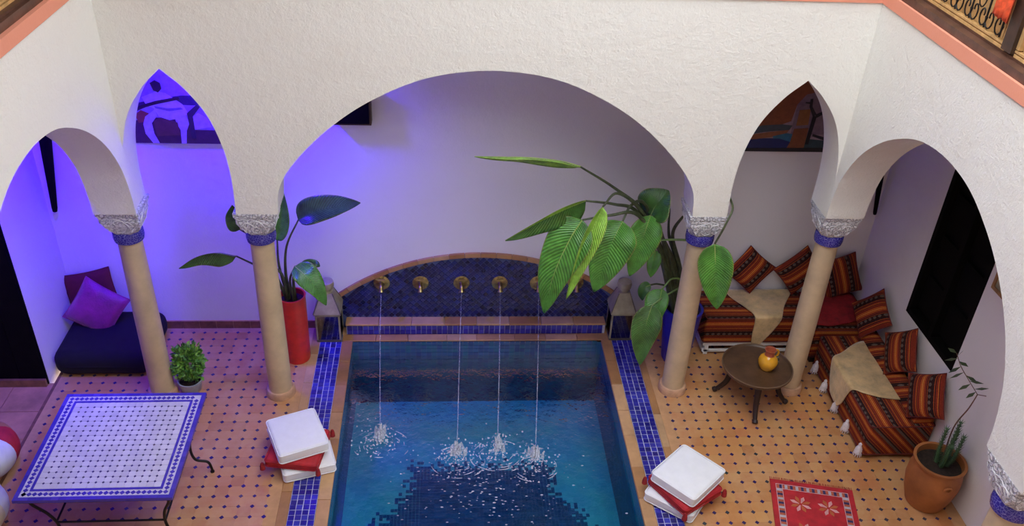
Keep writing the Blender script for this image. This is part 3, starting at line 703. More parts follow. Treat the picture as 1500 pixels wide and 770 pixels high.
right = [
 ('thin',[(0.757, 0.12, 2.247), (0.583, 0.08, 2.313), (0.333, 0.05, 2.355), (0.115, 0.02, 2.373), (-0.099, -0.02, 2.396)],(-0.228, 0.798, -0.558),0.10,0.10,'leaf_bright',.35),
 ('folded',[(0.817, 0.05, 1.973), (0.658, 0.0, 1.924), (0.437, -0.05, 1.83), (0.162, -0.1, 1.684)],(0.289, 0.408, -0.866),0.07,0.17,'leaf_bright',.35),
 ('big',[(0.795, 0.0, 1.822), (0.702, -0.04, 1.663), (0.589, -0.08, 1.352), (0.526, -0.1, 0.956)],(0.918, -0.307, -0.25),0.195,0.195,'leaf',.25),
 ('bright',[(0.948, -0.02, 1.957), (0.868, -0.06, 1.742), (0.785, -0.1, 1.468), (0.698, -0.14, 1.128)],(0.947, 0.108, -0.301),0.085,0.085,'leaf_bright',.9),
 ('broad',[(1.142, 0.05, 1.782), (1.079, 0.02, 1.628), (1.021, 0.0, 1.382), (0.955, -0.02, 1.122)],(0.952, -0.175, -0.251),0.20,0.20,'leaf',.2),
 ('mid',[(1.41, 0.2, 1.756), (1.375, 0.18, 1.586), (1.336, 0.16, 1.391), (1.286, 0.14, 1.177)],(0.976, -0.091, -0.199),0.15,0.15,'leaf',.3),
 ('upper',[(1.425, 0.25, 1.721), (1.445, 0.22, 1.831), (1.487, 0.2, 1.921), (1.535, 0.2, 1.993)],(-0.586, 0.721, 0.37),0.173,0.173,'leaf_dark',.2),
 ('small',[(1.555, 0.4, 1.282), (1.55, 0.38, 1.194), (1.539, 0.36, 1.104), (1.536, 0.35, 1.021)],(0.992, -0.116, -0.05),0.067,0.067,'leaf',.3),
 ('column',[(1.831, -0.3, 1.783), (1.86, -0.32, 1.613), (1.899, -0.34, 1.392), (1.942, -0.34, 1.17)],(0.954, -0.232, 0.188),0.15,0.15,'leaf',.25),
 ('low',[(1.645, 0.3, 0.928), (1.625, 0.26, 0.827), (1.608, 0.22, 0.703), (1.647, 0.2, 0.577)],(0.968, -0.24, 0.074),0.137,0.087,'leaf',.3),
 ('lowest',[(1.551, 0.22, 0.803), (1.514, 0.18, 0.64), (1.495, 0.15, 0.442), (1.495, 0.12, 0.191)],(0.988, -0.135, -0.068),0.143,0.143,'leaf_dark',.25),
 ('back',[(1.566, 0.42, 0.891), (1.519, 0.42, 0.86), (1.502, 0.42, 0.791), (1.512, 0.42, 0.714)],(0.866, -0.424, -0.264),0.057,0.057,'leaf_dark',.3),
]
for n_, pts, lat, wl, wr, mt_, fd in right: leaf(rp, pts, lat, wl, wr, M[mt_], fd, M['leaf_dark'] if n_ == 'folded' else None, 0.06)  # folded leaf: hanging half painted darker, its shade put into the colour
stems_right = [
 [(1.95, 0.52, 0.54), (1.756, 0.5, 1.117), (1.401, 0.35, 1.69), (1.073, 0.2, 2.014), (0.757, 0.12, 2.247)],
 [(1.90, 0.48, 0.54), (1.677, 0.45, 1.149), (1.303, 0.2, 1.775), (1.067, 0.1, 1.915), (0.817, 0.05, 1.973)],
 [(1.87, 0.46, 0.54), (1.636, 0.45, 1.222), (1.33, 0.2, 1.789), (1.073, 0.05, 2.045), (0.948, -0.02, 1.957)],
 [(1.86, 0.5, 0.54), (1.608, 0.4, 1.254), (1.292, 0.15, 1.784), (1.039, 0.05, 1.84), (0.795, 0.0, 1.822)],
 [(1.85, 0.45, 0.54), (1.58, 0.4, 1.326), (1.364, 0.25, 1.827), (1.223, 0.15, 1.882), (1.142, 0.05, 1.782)],
 [(1.89, 0.52, 0.54), (1.696, 0.45, 1.149), (1.523, 0.3, 1.597), (1.41, 0.2, 1.756)],
 [(1.93, 0.48, 0.54), (1.751, 0.45, 1.075), (1.599, 0.35, 1.428), (1.425, 0.25, 1.721)],
 [(1.99, 0.46, 0.54), (1.974, 0.28, 1.35), (1.96, 0.20, 1.997), (1.95, -0.20, 2.08), (1.89, -0.30, 1.97), (1.831, -0.3, 1.783)],
 [(1.92, 0.45, 0.54), (1.87, 0.43, 0.90), (1.755, 0.4, 0.973), (1.645, 0.3, 0.928)], [(1.92, 0.42, 0.54), (1.873, 0.40, 0.853), (1.715, 0.3, 0.875), (1.551, 0.22, 0.803)],
 [(1.96, 0.50, 0.54), (1.812, 0.52, 1.066), (1.688, 0.5, 1.372), (1.654, 0.5, 1.654)],
 [(1.97, 0.48, 0.54), (1.831, 0.5, 1.042), (1.704, 0.45, 1.403), (1.727, 0.35, 1.638), (1.775, 0.3, 1.721)],
 [(1.87, 0.5, 0.54), (1.73, 0.45, 1.0), (1.555, 0.4, 1.282)], [(1.88, 0.5, 0.54), (1.80, 0.47, 0.80), (1.651, 0.45, 0.878), (1.566, 0.42, 0.891)],
 [(1.83, 0.2, 1.507), (1.649, 0.25, 1.483), (1.514, 0.3, 1.437), (1.371, 0.3, 1.366)]]
for k, s_ in enumerate(stems_right): stem(rp, s_, 0.034 if k in (0, 1, 2, 3, 4, 5, 6, 10, 11) else 0.012, 0.008, M['stem_light'] if k in (8, 9, 14) else M['stem'])
lp_ = empty('potted_strelitzia', (0, 0, 0), 0, 'leafy plant in a tall red pot behind the left column of the wide arch', 'plant')
LB = (-1.715, 0.50)
MB().lathe([(0.112, 0), (0.118, 0.02), (0.122, 0.5), (0.124, 0.70), (0.127, 0.725), (0.112, 0.725), (0.110, 0.66)], 40, (LB[0], LB[1], 0), cap1=False).obj('pot', M['red_pot'], lp_, True)
MB().lathe([(0.11, 0.62), (0.112, 0.67), (0.001, 0.69)], 32, (LB[0], LB[1], 0)).obj('soil', M['soil'], lp_, True)
left = [
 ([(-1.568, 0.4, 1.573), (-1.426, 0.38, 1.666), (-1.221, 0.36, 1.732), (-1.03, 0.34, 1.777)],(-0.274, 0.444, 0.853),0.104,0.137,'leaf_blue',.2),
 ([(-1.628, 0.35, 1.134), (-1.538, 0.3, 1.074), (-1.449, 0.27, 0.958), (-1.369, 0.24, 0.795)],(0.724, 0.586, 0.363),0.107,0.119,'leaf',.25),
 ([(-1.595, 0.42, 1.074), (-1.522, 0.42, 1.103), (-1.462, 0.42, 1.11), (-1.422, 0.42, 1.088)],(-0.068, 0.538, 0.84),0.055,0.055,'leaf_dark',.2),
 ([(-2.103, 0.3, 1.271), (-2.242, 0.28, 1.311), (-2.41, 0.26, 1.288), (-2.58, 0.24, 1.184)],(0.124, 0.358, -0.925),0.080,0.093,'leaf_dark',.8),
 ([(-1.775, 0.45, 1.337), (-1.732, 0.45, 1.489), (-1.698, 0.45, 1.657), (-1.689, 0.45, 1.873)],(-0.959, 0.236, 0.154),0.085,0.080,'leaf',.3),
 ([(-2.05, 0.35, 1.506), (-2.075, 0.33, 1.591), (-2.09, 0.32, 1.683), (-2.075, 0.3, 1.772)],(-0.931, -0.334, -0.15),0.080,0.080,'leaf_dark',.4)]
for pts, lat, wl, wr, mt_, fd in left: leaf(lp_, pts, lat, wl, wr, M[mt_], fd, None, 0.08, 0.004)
for k, s_ in enumerate([[(-1.727, 0.5, 0.66), (-1.74, 0.48, 0.976), (-1.695, 0.43, 1.294), (-1.568, 0.4, 1.573)],
 [(-1.692, 0.48, 0.66), (-1.70, 0.43, 0.928), (-1.628, 0.35, 1.134)], [(-1.684, 0.5, 0.66), (-1.671, 0.46, 0.952), (-1.595, 0.42, 1.074)],
 [(-1.75, 0.5, 0.66), (-1.774, 0.42, 1.029), (-1.932, 0.35, 1.133), (-2.103, 0.3, 1.271)], [(-1.74, 0.5, 0.66), (-1.79, 0.48, 1.048), (-1.775, 0.45, 1.337)],
 [(-1.76, 0.52, 0.66), (-1.834, 0.42, 1.052), (-1.912, 0.38, 1.359), (-2.05, 0.35, 1.506)]]): stem(lp_, s_, 0.02, 0.007, M['stem'])

def scatter_leaves(parent, c, rad, n, size, mat, name, rnd, squash=1.0):
    mb = MB()
    for k in range(n):
        d = Vector((rnd.gauss(0, 1), rnd.gauss(0, 1), rnd.gauss(0, 1))).normalized(); r = rnd.uniform(0.25, 1) ** 0.5
        lump = 0.82 + 0.25 * math.sin(5 * d.x + 2) * math.cos(4 * d.y + d.z * 3)
        p = Vector((c[0] + d.x * r * rad[0] * lump, c[1] + d.y * r * rad[1] * lump, c[2] + d.z * r * rad[2] * lump))
        t = (d + Vector((rnd.uniform(-.8, .8), rnd.uniform(-.8, .8), rnd.uniform(-.3, .9)))).normalized()
        s = t.cross(Vector((rnd.uniform(-1, 1), rnd.uniform(-1, 1), rnd.uniform(-1, 1)))).normalized(); nn = s.cross(t); L = size * rnd.uniform(.7, 1.3)
        mb.add([p, p + t * L * .5 + s * L * .32 + nn * L * .06, p + t * L, p + t * L * .5 - s * L * .32 + nn * L * .06, p + t * L * .5 - nn * L * .05], [(0, 1, 4), (1, 2, 4), (2, 3, 4), (3, 0, 4)])
    o = mb.obj(name, mat, parent); o['kind'] = 'stuff'; return o
bp_ = empty('potted_bush', (-2.600, 0.045, 0), 0, 'small bright green bush in a grey pot at the foot of the corner column', 'plant')
pot(bp_, [(0.075, 0), (0.085, 0.01), (0.104, 0.11), (0.110, 0.125), (0.098, 0.125), (0.095, 0.10)], M['grey_pot'], 0.096, 0.10)
rnd = random.Random(5)
for k in range(7):
    a = k * 0.9; MB().tube([(0.02 * math.cos(a), 0.02 * math.sin(a), 0.09), (0.05 * math.cos(a), 0.05 * math.sin(a), 0.2), (0.09 * math.cos(a), 0.09 * math.sin(a), 0.34)], [0.006, 0.005, 0.003], 6).obj('stem', M['stem_light'], bp_, True)
scatter_leaves(bp_, (0.005, 0.02, 0.305), (0.145, 0.13, 0.20), 1000, 0.045, M['small_leaf'], 'foliage', rnd)

ur = empty('terracotta_urn_plant', (3.600, -1.405, 0), 0, 'round terracotta urn with a spiky succulent and one tall thin branch', 'plant')
MB().lathe([(0.135, 0), (0.15, 0.01), (0.185, 0.12), (0.207, 0.25), (0.204, 0.33), (0.188, 0.41), (0.186, 0.43), (0.2, 0.44), (0.203, 0.462), (0.18, 0.462), (0.172, 0.40)], 48, cap1=False).obj('urn', M['clay'], ur, True)
MB().lathe([(0.17, 0.36), (0.176, 0.405), (0.001, 0.42)], 32).obj('soil', M['soil'], ur, True)
MB().tube([(0.03 * math.cos(a), -0.209, 0.335 + 0.022 * math.sin(a)) for a in [2 * PI * k / 16 for k in range(16)]], 0.009, 6, True).obj('lug', M['clay'], ur, True)
for (dx, dy, h, lx, ly) in ((0.03, 0.0, .30, .03, .02), (-.01, .02, .24, -.03, .03), (.05, -.02, .22, .08, -.02), (0.0, -.03, .17, -.01, -.06), (.06, .04, .2, .08, .05)):
    f = MB(); pts = cr([(dx, dy, 0.40), (dx + lx * .4, dy + ly * .4, 0.40 + h * .55), (dx + lx * .5, dy + ly * .5, 0.40 + h * 1.45)], 8); f.tube(pts, [0.016 - 0.009 * i / (len(pts) - 1) for i in range(len(pts))], 7)
    for i, p in enumerate(pts):
        for q in range(9):
            a = q * 0.7 + i; d = Vector((math.cos(a), math.sin(a), 0.8)).normalized(); s = Vector((-math.sin(a), math.cos(a), 0)) * 0.006
            f.add([p + s, p - s, p + d * 0.045 + Vector((0, 0, .004))], [(0, 1, 2)])
    tag(f.obj('succulent_shoot', M['succulent'], ur), kind='stuff')
br_pts = cr([(0.02, 0.0, 0.40), (0.06, 0.08, 0.72), (0.10, 0.06, 0.95), (0.14, 0.08, 1.07)], 6)
MB().tube(br_pts, [0.007 - 0.003 * i / (len(br_pts) - 1) for i in range(len(br_pts))], 7).obj('branch', M['twig'], ur, True)
tw = [(0.14, 0.08, 1.07), (0.10, 0.17, 1.13), (0.065, 0.27, 1.19), (0.055, 0.36, 1.25)]; tq = cr(tw, 5)
MB().tube(tq, 0.003, 6).obj('twig', M['twig'], ur, True); MB().tube([(0.14, 0.08, 1.07), (0.19, 0.05, 1.08)], 0.003, 6).obj('twig', M['twig'], ur, True)
for k, (i, dx, dy, dz) in enumerate(((15, -.05, .03, .02), (13, -.07, .02, -.03), (12, .06, -.02, -.03), (10, -.06, .01, -.06), (8, -.08, .0, -.05), (7, .06, -.05, -.02), (5, .07, -.04, .01), (4, -.05, .02, -.07), (2, .07, -.03, .03), (1, -.04, .01, -.06), (14, .05, .03, .02))):
    p = tq[min(i, len(tq) - 1)]; d = Vector((dx, dy, dz))
    lf = MB(); d = d * 1.25; s = d.cross(Vector((.3, 1, .5))).normalized() * 0.024
    lf.add([p, p + d * .5 + s, p + d, p + d * .5 - s, p + d * .5 + Vector((0, 0, .006))], [(0, 1, 4), (1, 2, 4), (2, 3, 4), (3, 0, 4)]); lf.obj('leaf', M['dull_leaf'], ur)

# ------------------------------------------------------------------ mosaic table
M['table_white'] = tiles('white_zellige', [(0, (0.60, 0.57, 0.62)), (1, (0.72, 0.69, 0.74))], 0.3, 0.1, 0.12)
M['table_blue'] = tiles('table_blue_glaze', [(0, (0.05, 0.035, 0.36)), (1, (0.09, 0.06, 0.48))], 0.25, 0.2, 0.2)
tb = empty('mosaic_table', (-2.718, -1.337, 0), 0.004, 'large square table with white and blue mosaic top on wrought iron legs', 'table')
TX, TY, TZ = 0.528, 0.540, 0.700
MB().box(-TX, -TY, TZ - 0.026, TX, TY, TZ - 0.004).obj('tabletop', M['table_blue'], tb)
MB().box(-TX + 0.028, -TY + 0.028, TZ - 0.004, TX - 0.028, TY - 0.028, TZ - 0.0025).obj('grout_bed', flat((0.55, 0.52, 0.60)), tb)
FX, FY2 = TX - 0.103, TY - 0.103; qx, qy = 2 * FX / 17, 2 * FY2 / 17
def oct2(a, b, c): return [(a, -b + c), (a, b - c), (a - c, b), (-a + c, b), (-a, b - c), (-a, -b + c), (-a + c, -b), (a - c, -b)]
tm = MB().prism(oct2(qx / 2 - 0.0007, qy / 2 - 0.0007, 0.0095), TZ - 0.0025, TZ, 0.03).mesh('tile', M['table_white'])
for i in range(17):
    for j in range(17): inst('tile', tm, (-FX + (i + .5) * qx, -FY2 + (j + .5) * qy, random.uniform(-.0004, .0003)), tb)
mb = MB()
for i in range(1, 17):
    for j in range(1, 17):
        x, y, r = -FX + i * qx, -FY2 + j * qy, 0.0098; mb.prism([(x + r, y), (x, y + r), (x - r, y), (x, y - r)], TZ - 0.0025, TZ, 0.05)
tag(mb.obj('cabochon_field', M['cabochon'], tb), kind='stuff')
ln = MB(); ou = MB()
def ring(m, a, b, c, d, z0, z1, step):
    for (x0, y0, x1, y1, al) in ((-a, -b, a, -d, 'x'), (-a, d, a, b, 'x'), (-a, -d, -c, d, 'y'), (c, -d, a, d, 'y')):
        L = (x1 - x0) if al == 'x' else (y1 - y0); n = max(1, round(L / step))
        for k in range(n):
            s0, s1 = L * k / n + 0.0006, L * (k + 1) / n - 0.0006
            if al == 'x': m.box(x0 + s0, y0, z0, x0 + s1, y1, z1)
            else: m.box(x0, y0 + s0, z0, x1, y0 + s1, z1)
ring(ln, FX + 0.019, FY2 + 0.019, FX + 0.001, FY2 + 0.001, TZ - 0.003, TZ + 0.0002, 0.05)
tag(ln.obj('inner_border_tiles', M['table_blue'], tb), kind='stuff')
ring(ou, TX, TY, TX - 0.03, TY - 0.03, TZ - 0.005, TZ, 0.05)
tag(ou.obj('outer_border_tiles', M['table_blue'], tb), kind='stuff')
bd = MB(); hx, hy = TX - 0.057, TY - 0.057
for side in range(4):
    L = hx if side % 2 == 0 else hy; n = 26
    for k in range(n + 1):
        s = -L + 2 * L * k / n; x, y = ((s, -hy), (hx, s), (s, hy), (-hx, s))[side]; r = 0.0185
        if k == n: continue
        bd.prism([(x + r, y), (x, y + r), (x - r, y), (x, y - r)], TZ - 0.0025, TZ + 0.0003, 0.05)
tag(bd.obj('border_lozenges', M['table_blue'], tb), kind='stuff')
MB().box(-TX + .02, -TY + .02, TZ - 0.05, TX - .02, -TY + .05, TZ - 0.026).box(-TX + .02, TY - .05, TZ - 0.05, TX - .02, TY - .02, TZ - 0.026).box(-TX + .02, -TY + .05, TZ - 0.05, -TX + .05, TY - .05, TZ - 0.026).box(TX - .05, -TY + .05, TZ - 0.05, TX - .02, TY - .05, TZ - 0.026).obj('apron', M['iron'], tb)
for sx in (-1, 1):
    for sy in (-1, 1):
        pts = cr([(sx * .47, sy * .47, .655), (sx * .46, sy * .45, .56), (sx * .40, sy * .41, .42), (sx * .375, sy * .375, .27), (sx * .40, sy * .365, .15), (sx * .49, sy * .37, .115), (sx * .512, sy * .37, .05), (sx * .515, sy * .37, .006)], 6)
        MB().tube(pts, 0.011, 8).tube([(sx * .515, sy * .37, 0), (sx * .515, sy * .37, .012)], 0.017, 10).obj('leg', M['iron'], tb, True)
for sy in (-1, 1): MB().tube([(-.38, sy * .38, .30), (.38, sy * .38, .30)], 0.008, 8).obj('stretcher', M['iron'], tb, True)
for sx in (-1, 1): MB().tube([(sx * .38, -.38, .30), (sx * .38, .38, .30)], 0.008, 8).obj('stretcher', M['iron'], tb, True)

# ------------------------------------------------------------------ round tray table and jug
rt_ = empty('tray_table', (2.495, -0.165, 0), 0, 'low round dark wood tray table on splayed legs before the striped sofas', 'table')
MB().lathe([(0.0, .372), (.28, .372), (.305, .38), (.316, .395), (.318, .412), (.308, .413), (.300, .400), (.29, .396), (.0, .396)], 56, cap0=False, cap1=False).obj('tray', M['tray_wood'], rt_, True)
MB().tube([(.313 * math.cos(a), .313 * math.sin(a), .413) for a in [2 * PI * k / 56 for k in range(56)]], 0.005, 6, True).obj('rim', M['tray_rim'], rt_, True)
MB().lathe([(.20, .33), (.22, .345), (.22, .372)], 40).obj('apron', M['leg_wood'], rt_, True)
for a in (157, 262, 350, 65):
    A = math.radians(a); c, s = math.cos(A), math.sin(A)
    pts = cr([(c * .17, s * .17, .36), (c * .21, s * .21, .26), (c * .24, s * .24, .14), (c * .30, s * .30, .05), (c * .335, s * .335, .018)], 5); n = len(pts)
    MB().tube(pts, [0.034 - 0.016 * min(1, i / (n - 4)) + (0.008 if i > n - 5 else 0) for i in range(n)], 10).obj('leg', M['leg_wood'], rt_, True)
jg = empty('ceramic_jug', (2.572, -0.185, 0.397), 0.3, 'yellow glazed jug with terracotta mouth standing on the tray table', 'jug')
MB().lathe([(.045, 0), (.06, .006), (.082, .05), (.088, .085), (.075, .125), (.045, .152)], 36).obj('body', M['yellow_glaze'], jg, True)
MB().lathe([(.045, .15), (.040, .165), (.044, .20), (.052, .212), (.044, .212), (.036, .19), (.034, .16)], 32, cap0=False, cap1=False).obj('neck', M['clay_rim'], jg, True)
MB().tube(cr([(.045, 0, .195), (.085, 0, .18), (.095, 0, .14), (.078, 0, .105)], 5), .009, 8).obj('handle', M['yellow_glaze'], jg, True)
mo = MB()
for (a, z, r) in ((-.35, .10, .018), (-.15, .085, .014), (-.55, .075, .012), (-.25, .125, .012), (-.05, .11, .01)):
    rr = .088 if z < .1 else .083; mo.lathe([(r, 0), (r * .7, .004)], 10, (rr * math.cos(a), rr * math.sin(a), z))
mo.obj('painted_motif', M['green_glaze'], jg, True)

# ------------------------------------------------------------------ striped sofas
def mattress(parent, name, sx, sy, sz, loc, mat, rot=0):
    o = rbox(sx, sy, sz, 0.028, 3).obj(name, mat, parent, True); o.location = loc; o.rotation_euler = (0, 0, rot)
    for z in (0.02, sz - 0.02):
        MB().tube(rrect(sx + .004, sy + .004, .03, z), .005, 6, True).obj('piping', M['dark_piping'], o, True)
    return o
s1 = empty('sofa', (2.705, 0.725, 0), 0, 'striped daybed against the back wall on a low white frame', 'sofa')
mattress(s1, 'mattress', 1.03, 0.46, 0.32, (0, 0, 0.145), M['kilim_box'])
f = MB().box(-.50, -.215, .105, .50, -.18, .14).box(-.50, .18, .105, .50, .215, .14).box(-.50, -.18, .105, -.465, .18, .14).box(.465, -.18, .105, .50, .18, .14).box(-.50, -.215, .03, .50, -.195, .055).box(-.50, -.18, .03, -.48, .18, .055)
f.obj('frame', M['white_paint'], s1)
for sx in (-1, 0, 1):
    for sy in (-1, 1): MB().box(sx * .46 - .02, sy * .195 - .02, 0, sx * .46 + .02, sy * .195 + .02, .105).obj('leg', M['white_paint'], s1)
s3 = empty('corner_seat', (3.525, 0.655, 0), 0, 'striped corner seat between the two daybeds, mostly under a red throw', 'sofa')
mattress(s3, 'mattress', 0.59, 0.62, 0.36, (0, 0, 0.07), M['kilim_box'])
MB().box(-.27, -.28, 0, .27, .28, .07).obj('plinth', M['leg_wood'], s3)
s2 = empty('sofa', (3.535, -0.315, 0), 0, 'striped daybed along the right wall with white tassels on its side', 'sofa')
mattress(s2, 'mattress', 1.24, 0.56, 0.355, (0, 0, 0.035), M['kilim_box'], -PI / 2)
MB().box(-.24, -.57, 0, .24, .57, .035).obj('plinth', M['leg_wood'], s2)
MB().loft([[(.175 + .085 * math.cos(a), y, .385 + max(0, .12 * math.sin(a))) for a in [PI * k / 10 for k in range(11)]] for y in (-.60, -.2, .2, .60)]).obj('bolster', M['kilim_box'], s2, True)
for y, z in ((.50, .12), (.25, .10), (-.03, .10), (-.29, .10), (-.58, .10)):
    t = MB().lathe([(.006, .05), (.016, .035), (.012, .025), (.03, -.01), (.032, -.06), (.024, -.075)], 12, (-.30, y, z))
    for k in range(12):
        a = k * .55; t.tube([(-.30 + .026 * math.cos(a), y + .026 * math.sin(a), z - .02), (-.30 + .036 * math.cos(a), y + .036 * math.sin(a), z - .085)], .004, 5)
    t.obj('tassel', M['tassel'], s2, True)

def drape(name, rows, mat, label, cat, thick=0.006, wob=0.008, seed=1, group=None, fringe=None):
    rows = [cr(r, 6) for r in rows]; cols = list(zip(*rows)); cols = [cr(c, 6) for c in cols]; P = []
    for i, c in enumerate(cols):
        P.append([p + Vector((0, 0, 1)) * (wob * noise.noise((p.x * 6 + seed, p.y * 6, p.z * 6)) + wob) for p in c])
    o = MB().grid(P).obj(name, mat, None, 2); m = o.modifiers.new('thick', 'SOLIDIFY'); m.thickness = thick; m.offset = 1
    return tag(o, label, cat, group)
drape('throw', [[(2.47, .93, .474), (2.72, .94, .474), (2.95, .94, .474), (3.17, .93, .474)], [(2.50, .80, .470), (2.68, .80, .472), (2.92, .80, .472), (3.12, .85, .470)], [(2.60, .62, .470), (2.72, .62, .472), (2.88, .62, .472), (3.00, .66, .470)],
                [(2.65, .502, .470), (2.74, .49, .470), (2.84, .49, .470), (2.93, .502, .470)], [(2.66, .478, .41), (2.73, .474, .41), (2.83, .474, .41), (2.91, .478, .41)],
                [(2.66, .474, .27), (2.71, .470, .27), (2.77, .470, .27), (2.84, .474, .27)], [(2.67, .470, .145), (2.695, .468, .14), (2.725, .468, .14), (2.755, .470, .15)]],
      M['cream_velvet'], 'cream velvet throw hanging to a point over the front of the back wall daybed', 'throw')
drape('throw', [[(3.70, .20, .392), (3.70, -.05, .392), (3.70, -.35, .392), (3.70, -.64, .392)], [(3.55, .16, .393), (3.55, -.05, .395), (3.55, -.35, .395), (3.55, -.62, .393)], [(3.35, .02, .393), (3.35, -.10, .395), (3.35, -.35, .395), (3.35, -.555, .393)],
                [(3.262, -.03, .390), (3.258, -.15, .392), (3.258, -.33, .392), (3.262, -.50, .390)], [(3.243, -.06, .33), (3.240, -.17, .33), (3.240, -.33, .33), (3.243, -.47, .33)],
                [(3.236, -.12, .21), (3.232, -.20, .20), (3.232, -.33, .19), (3.236, -.43, .18)], [(3.232, -.19, .12), (3.226, -.25, .11), (3.226, -.33, .10), (3.232, -.38, .10)]],
      M['cream_velvet'], 'cream velvet throw spread across the middle of the right wall daybed', 'throw', seed=4)
drape('throw', [[(3.24, .93, .438), (3.42, .93, .438), (3.60, .93, .438), (3.77, .92, .438)], [(3.24, .70, .440), (3.42, .70, .445), (3.60, .70, .445), (3.76, .70, .438)], [(3.23, .50, .438), (3.42, .48, .440), (3.56, .46, .438), (3.68, .48, .436)],
                [(3.215, .38, .434), (3.32, .36, .436), (3.42, .37, .436), (3.55, .40, .436)]],
      M['deep_red'], 'dark red throw lying over the corner seat between the daybeds', 'throw', seed=9, wob=0.02)
drape('throw', [[(3.225, .93, .428), (3.223, .70, .432), (3.218, .50, .430), (3.212, .37, .428)], [(3.20, .93, .38), (3.205, .70, .36), (3.20, .48, .35), (3.196, .36, .35)], [(3.215, .93, .25), (3.19, .70, .22), (3.185, .48, .19), (3.18, .36, .18)], [(3.22, .93, .18), (3.18, .70, .12), (3.17, .46, .08), (3.165, .35, .07)]],
      M['red_fabric'], 'red cloth hanging down the side of the corner seat behind the column', 'cloth', seed=12, wob=0.012)

def pillow_mb(w, h, t, n=16, pinch=0.07):
    def pt(i, j, sg):
        x = -1 + 2 * i / n; y = -1 + 2 * j / n
        X = x * (1 - pinch * (1 - y * y)); Y = y * (1 - pinch * (1 - x * x))
        z = ((1 - x ** 4) * (1 - y ** 4)) ** 0.55 * (1 - .15 * (x * x + y * y)) * sg
        return (X * w / 2, Y * h / 2, z * t / 2)
    mb = MB()
    for sg in (1, -1): mb.grid([[pt(i, j, sg) for j in range(n + 1)] for i in range(n + 1)])
    ed = [pt(i, 0, 0) for i in range(n)] + [pt(n, j, 0) for j in range(n)] + [pt(n - i, n, 0) for i in range(n)] + [pt(0, n - j, 0) for j in range(n)]
    return mb, ed
def cushion(c, u, v, w, h, t, mat, pip, label, group=None):
    mb, ed = pillow_mb(w, h, t); o = mb.obj('cushion', mat, None, True)
    o.matrix_world = Matrix.Translation(c) @ frame(u, v); tag(o, label, 'cushion', group)
    MB().tube(ed, .005, 6, True).obj('piping', pip, o, True); return o
KG = 'striped cushions on the daybeds'
cushion((2.675, .895, .745), (-.634, -.128, -.763), (.706, -.125, -.697), .36, .37, .12, M['kilim'], M['dark_piping'], 'striped cushion standing on its corner at the left end of the back wall daybed', KG)
cushion((3.170, .885, .745), (-.772, -.111, -.626), (.574, -.135, -.808), .40, .36, .12, M['kilim'], M['dark_piping'], 'striped cushion tilted against the back wall, half hidden by the corner column', KG)
cushion((3.600, .870, .690), (.319, -.225, -.925), (.964, 0, .265), .42, .36, .12, M['kilim'], M['dark_piping'], 'darkest striped cushion, upright in the room corner above the red throw', KG)
cushion((3.675, .275, .660), (.425, -.414, .70), (-.10, -.75, -.60), .37, .37, .12, M['kilim'], M['dark_piping'], 'striped cushion with crosswise stripes, leaning on the right wall by the red throw', KG)
cushion((3.690, -.315, .680), (-.15, -.66, -.64), (.30, -.62, .70), .38, .38, .12, M['kilim'], M['dark_piping'], 'striped cushion leaning below the black window, behind the cream throw', KG)
cushion((3.685, -.850, .640), (-.155, -.66, -.70), (.40, -.70, .56), .38, .36, .12, M['kilim'], M['dark_piping'], 'striped cushion at the end of the right wall daybed nearest the terracotta urn', KG)

# ------------------------------------------------------------------ left seat
bs = empty('floor_sofa', (-3.43, 0.585, 0), 0, 'low black upholstered seat in the left corner behind the column', 'sofa')
rbox(.85, .74, .26, .105, 5).obj('seat', M['black_fabric'], bs, True)
MB().tube(rrect(.84, .73, .11, .13), .008, 6, True).obj('piping', M['black_fabric'], bs, True)
cushion((-3.655, .900, .475), (.969, .054, .20), (.108, -.235, -.958), .47, .43, .11, M['maroon'], M['maroon'], 'dark maroon cushion upright against the wall behind the magenta cushion')
cushion((-3.560, .715, .425), (.80, -.10, -.50), (-.60, -.25, -.72), .44, .46, .13, M['magenta_silk'], M['magenta_silk'], 'shiny magenta cushion standing on its corner on the black seat')
def pouf(loc, R, H, cols, label):
    p = empty('pouf', loc, 0, label, 'pouf'); n = len(cols)
    for k, m in enumerate(cols):
        vs = []; fs = []; A0 = 2 * PI * k / n; S = 6; Q = 14
        for i in range(Q + 1):
            ph = -PI / 2 + PI * i / Q; r = R * (abs(math.cos(ph)) ** .7); z = H / 2 + H / 2 * math.copysign(abs(math.sin(ph)) ** .9, math.sin(ph))
            for s in range(S + 1):
                q = s / S; a = A0 + 2 * PI / n * q; rr = r * (1 + .03 * math.sin(PI * q)); vs.append((rr * math.cos(a), rr * math.sin(a), z))
        for i in range(Q):
            for s in range(S): fs.append((i * (S + 1) + s, i * (S + 1) + s + 1, (i + 1) * (S + 1) + s + 1, (i + 1) * (S + 1) + s))
        MB().add(vs, fs).obj('panel', M[m], p, True)
    MB().lathe([(.05, H - .008), (.05, H + .004), (.001, H + .006)], 20).obj('top_patch', M[cols[0]], p, True)
pouf((-4.02, -.90, 0), .30, .36, ['red_fabric', 'pouf_tan', 'red_fabric', 'pouf_white', 'red_fabric', 'pouf_tan', 'red_fabric', 'pouf_white'], 'red, tan and white leather pouf cut by the left edge of the photo')
pouf((-3.86, -1.50, 0), .29, .36, ['pouf_white', 'pouf_cream'] * 4, 'cream and white leather pouf at the bottom left edge, in front of the red one')

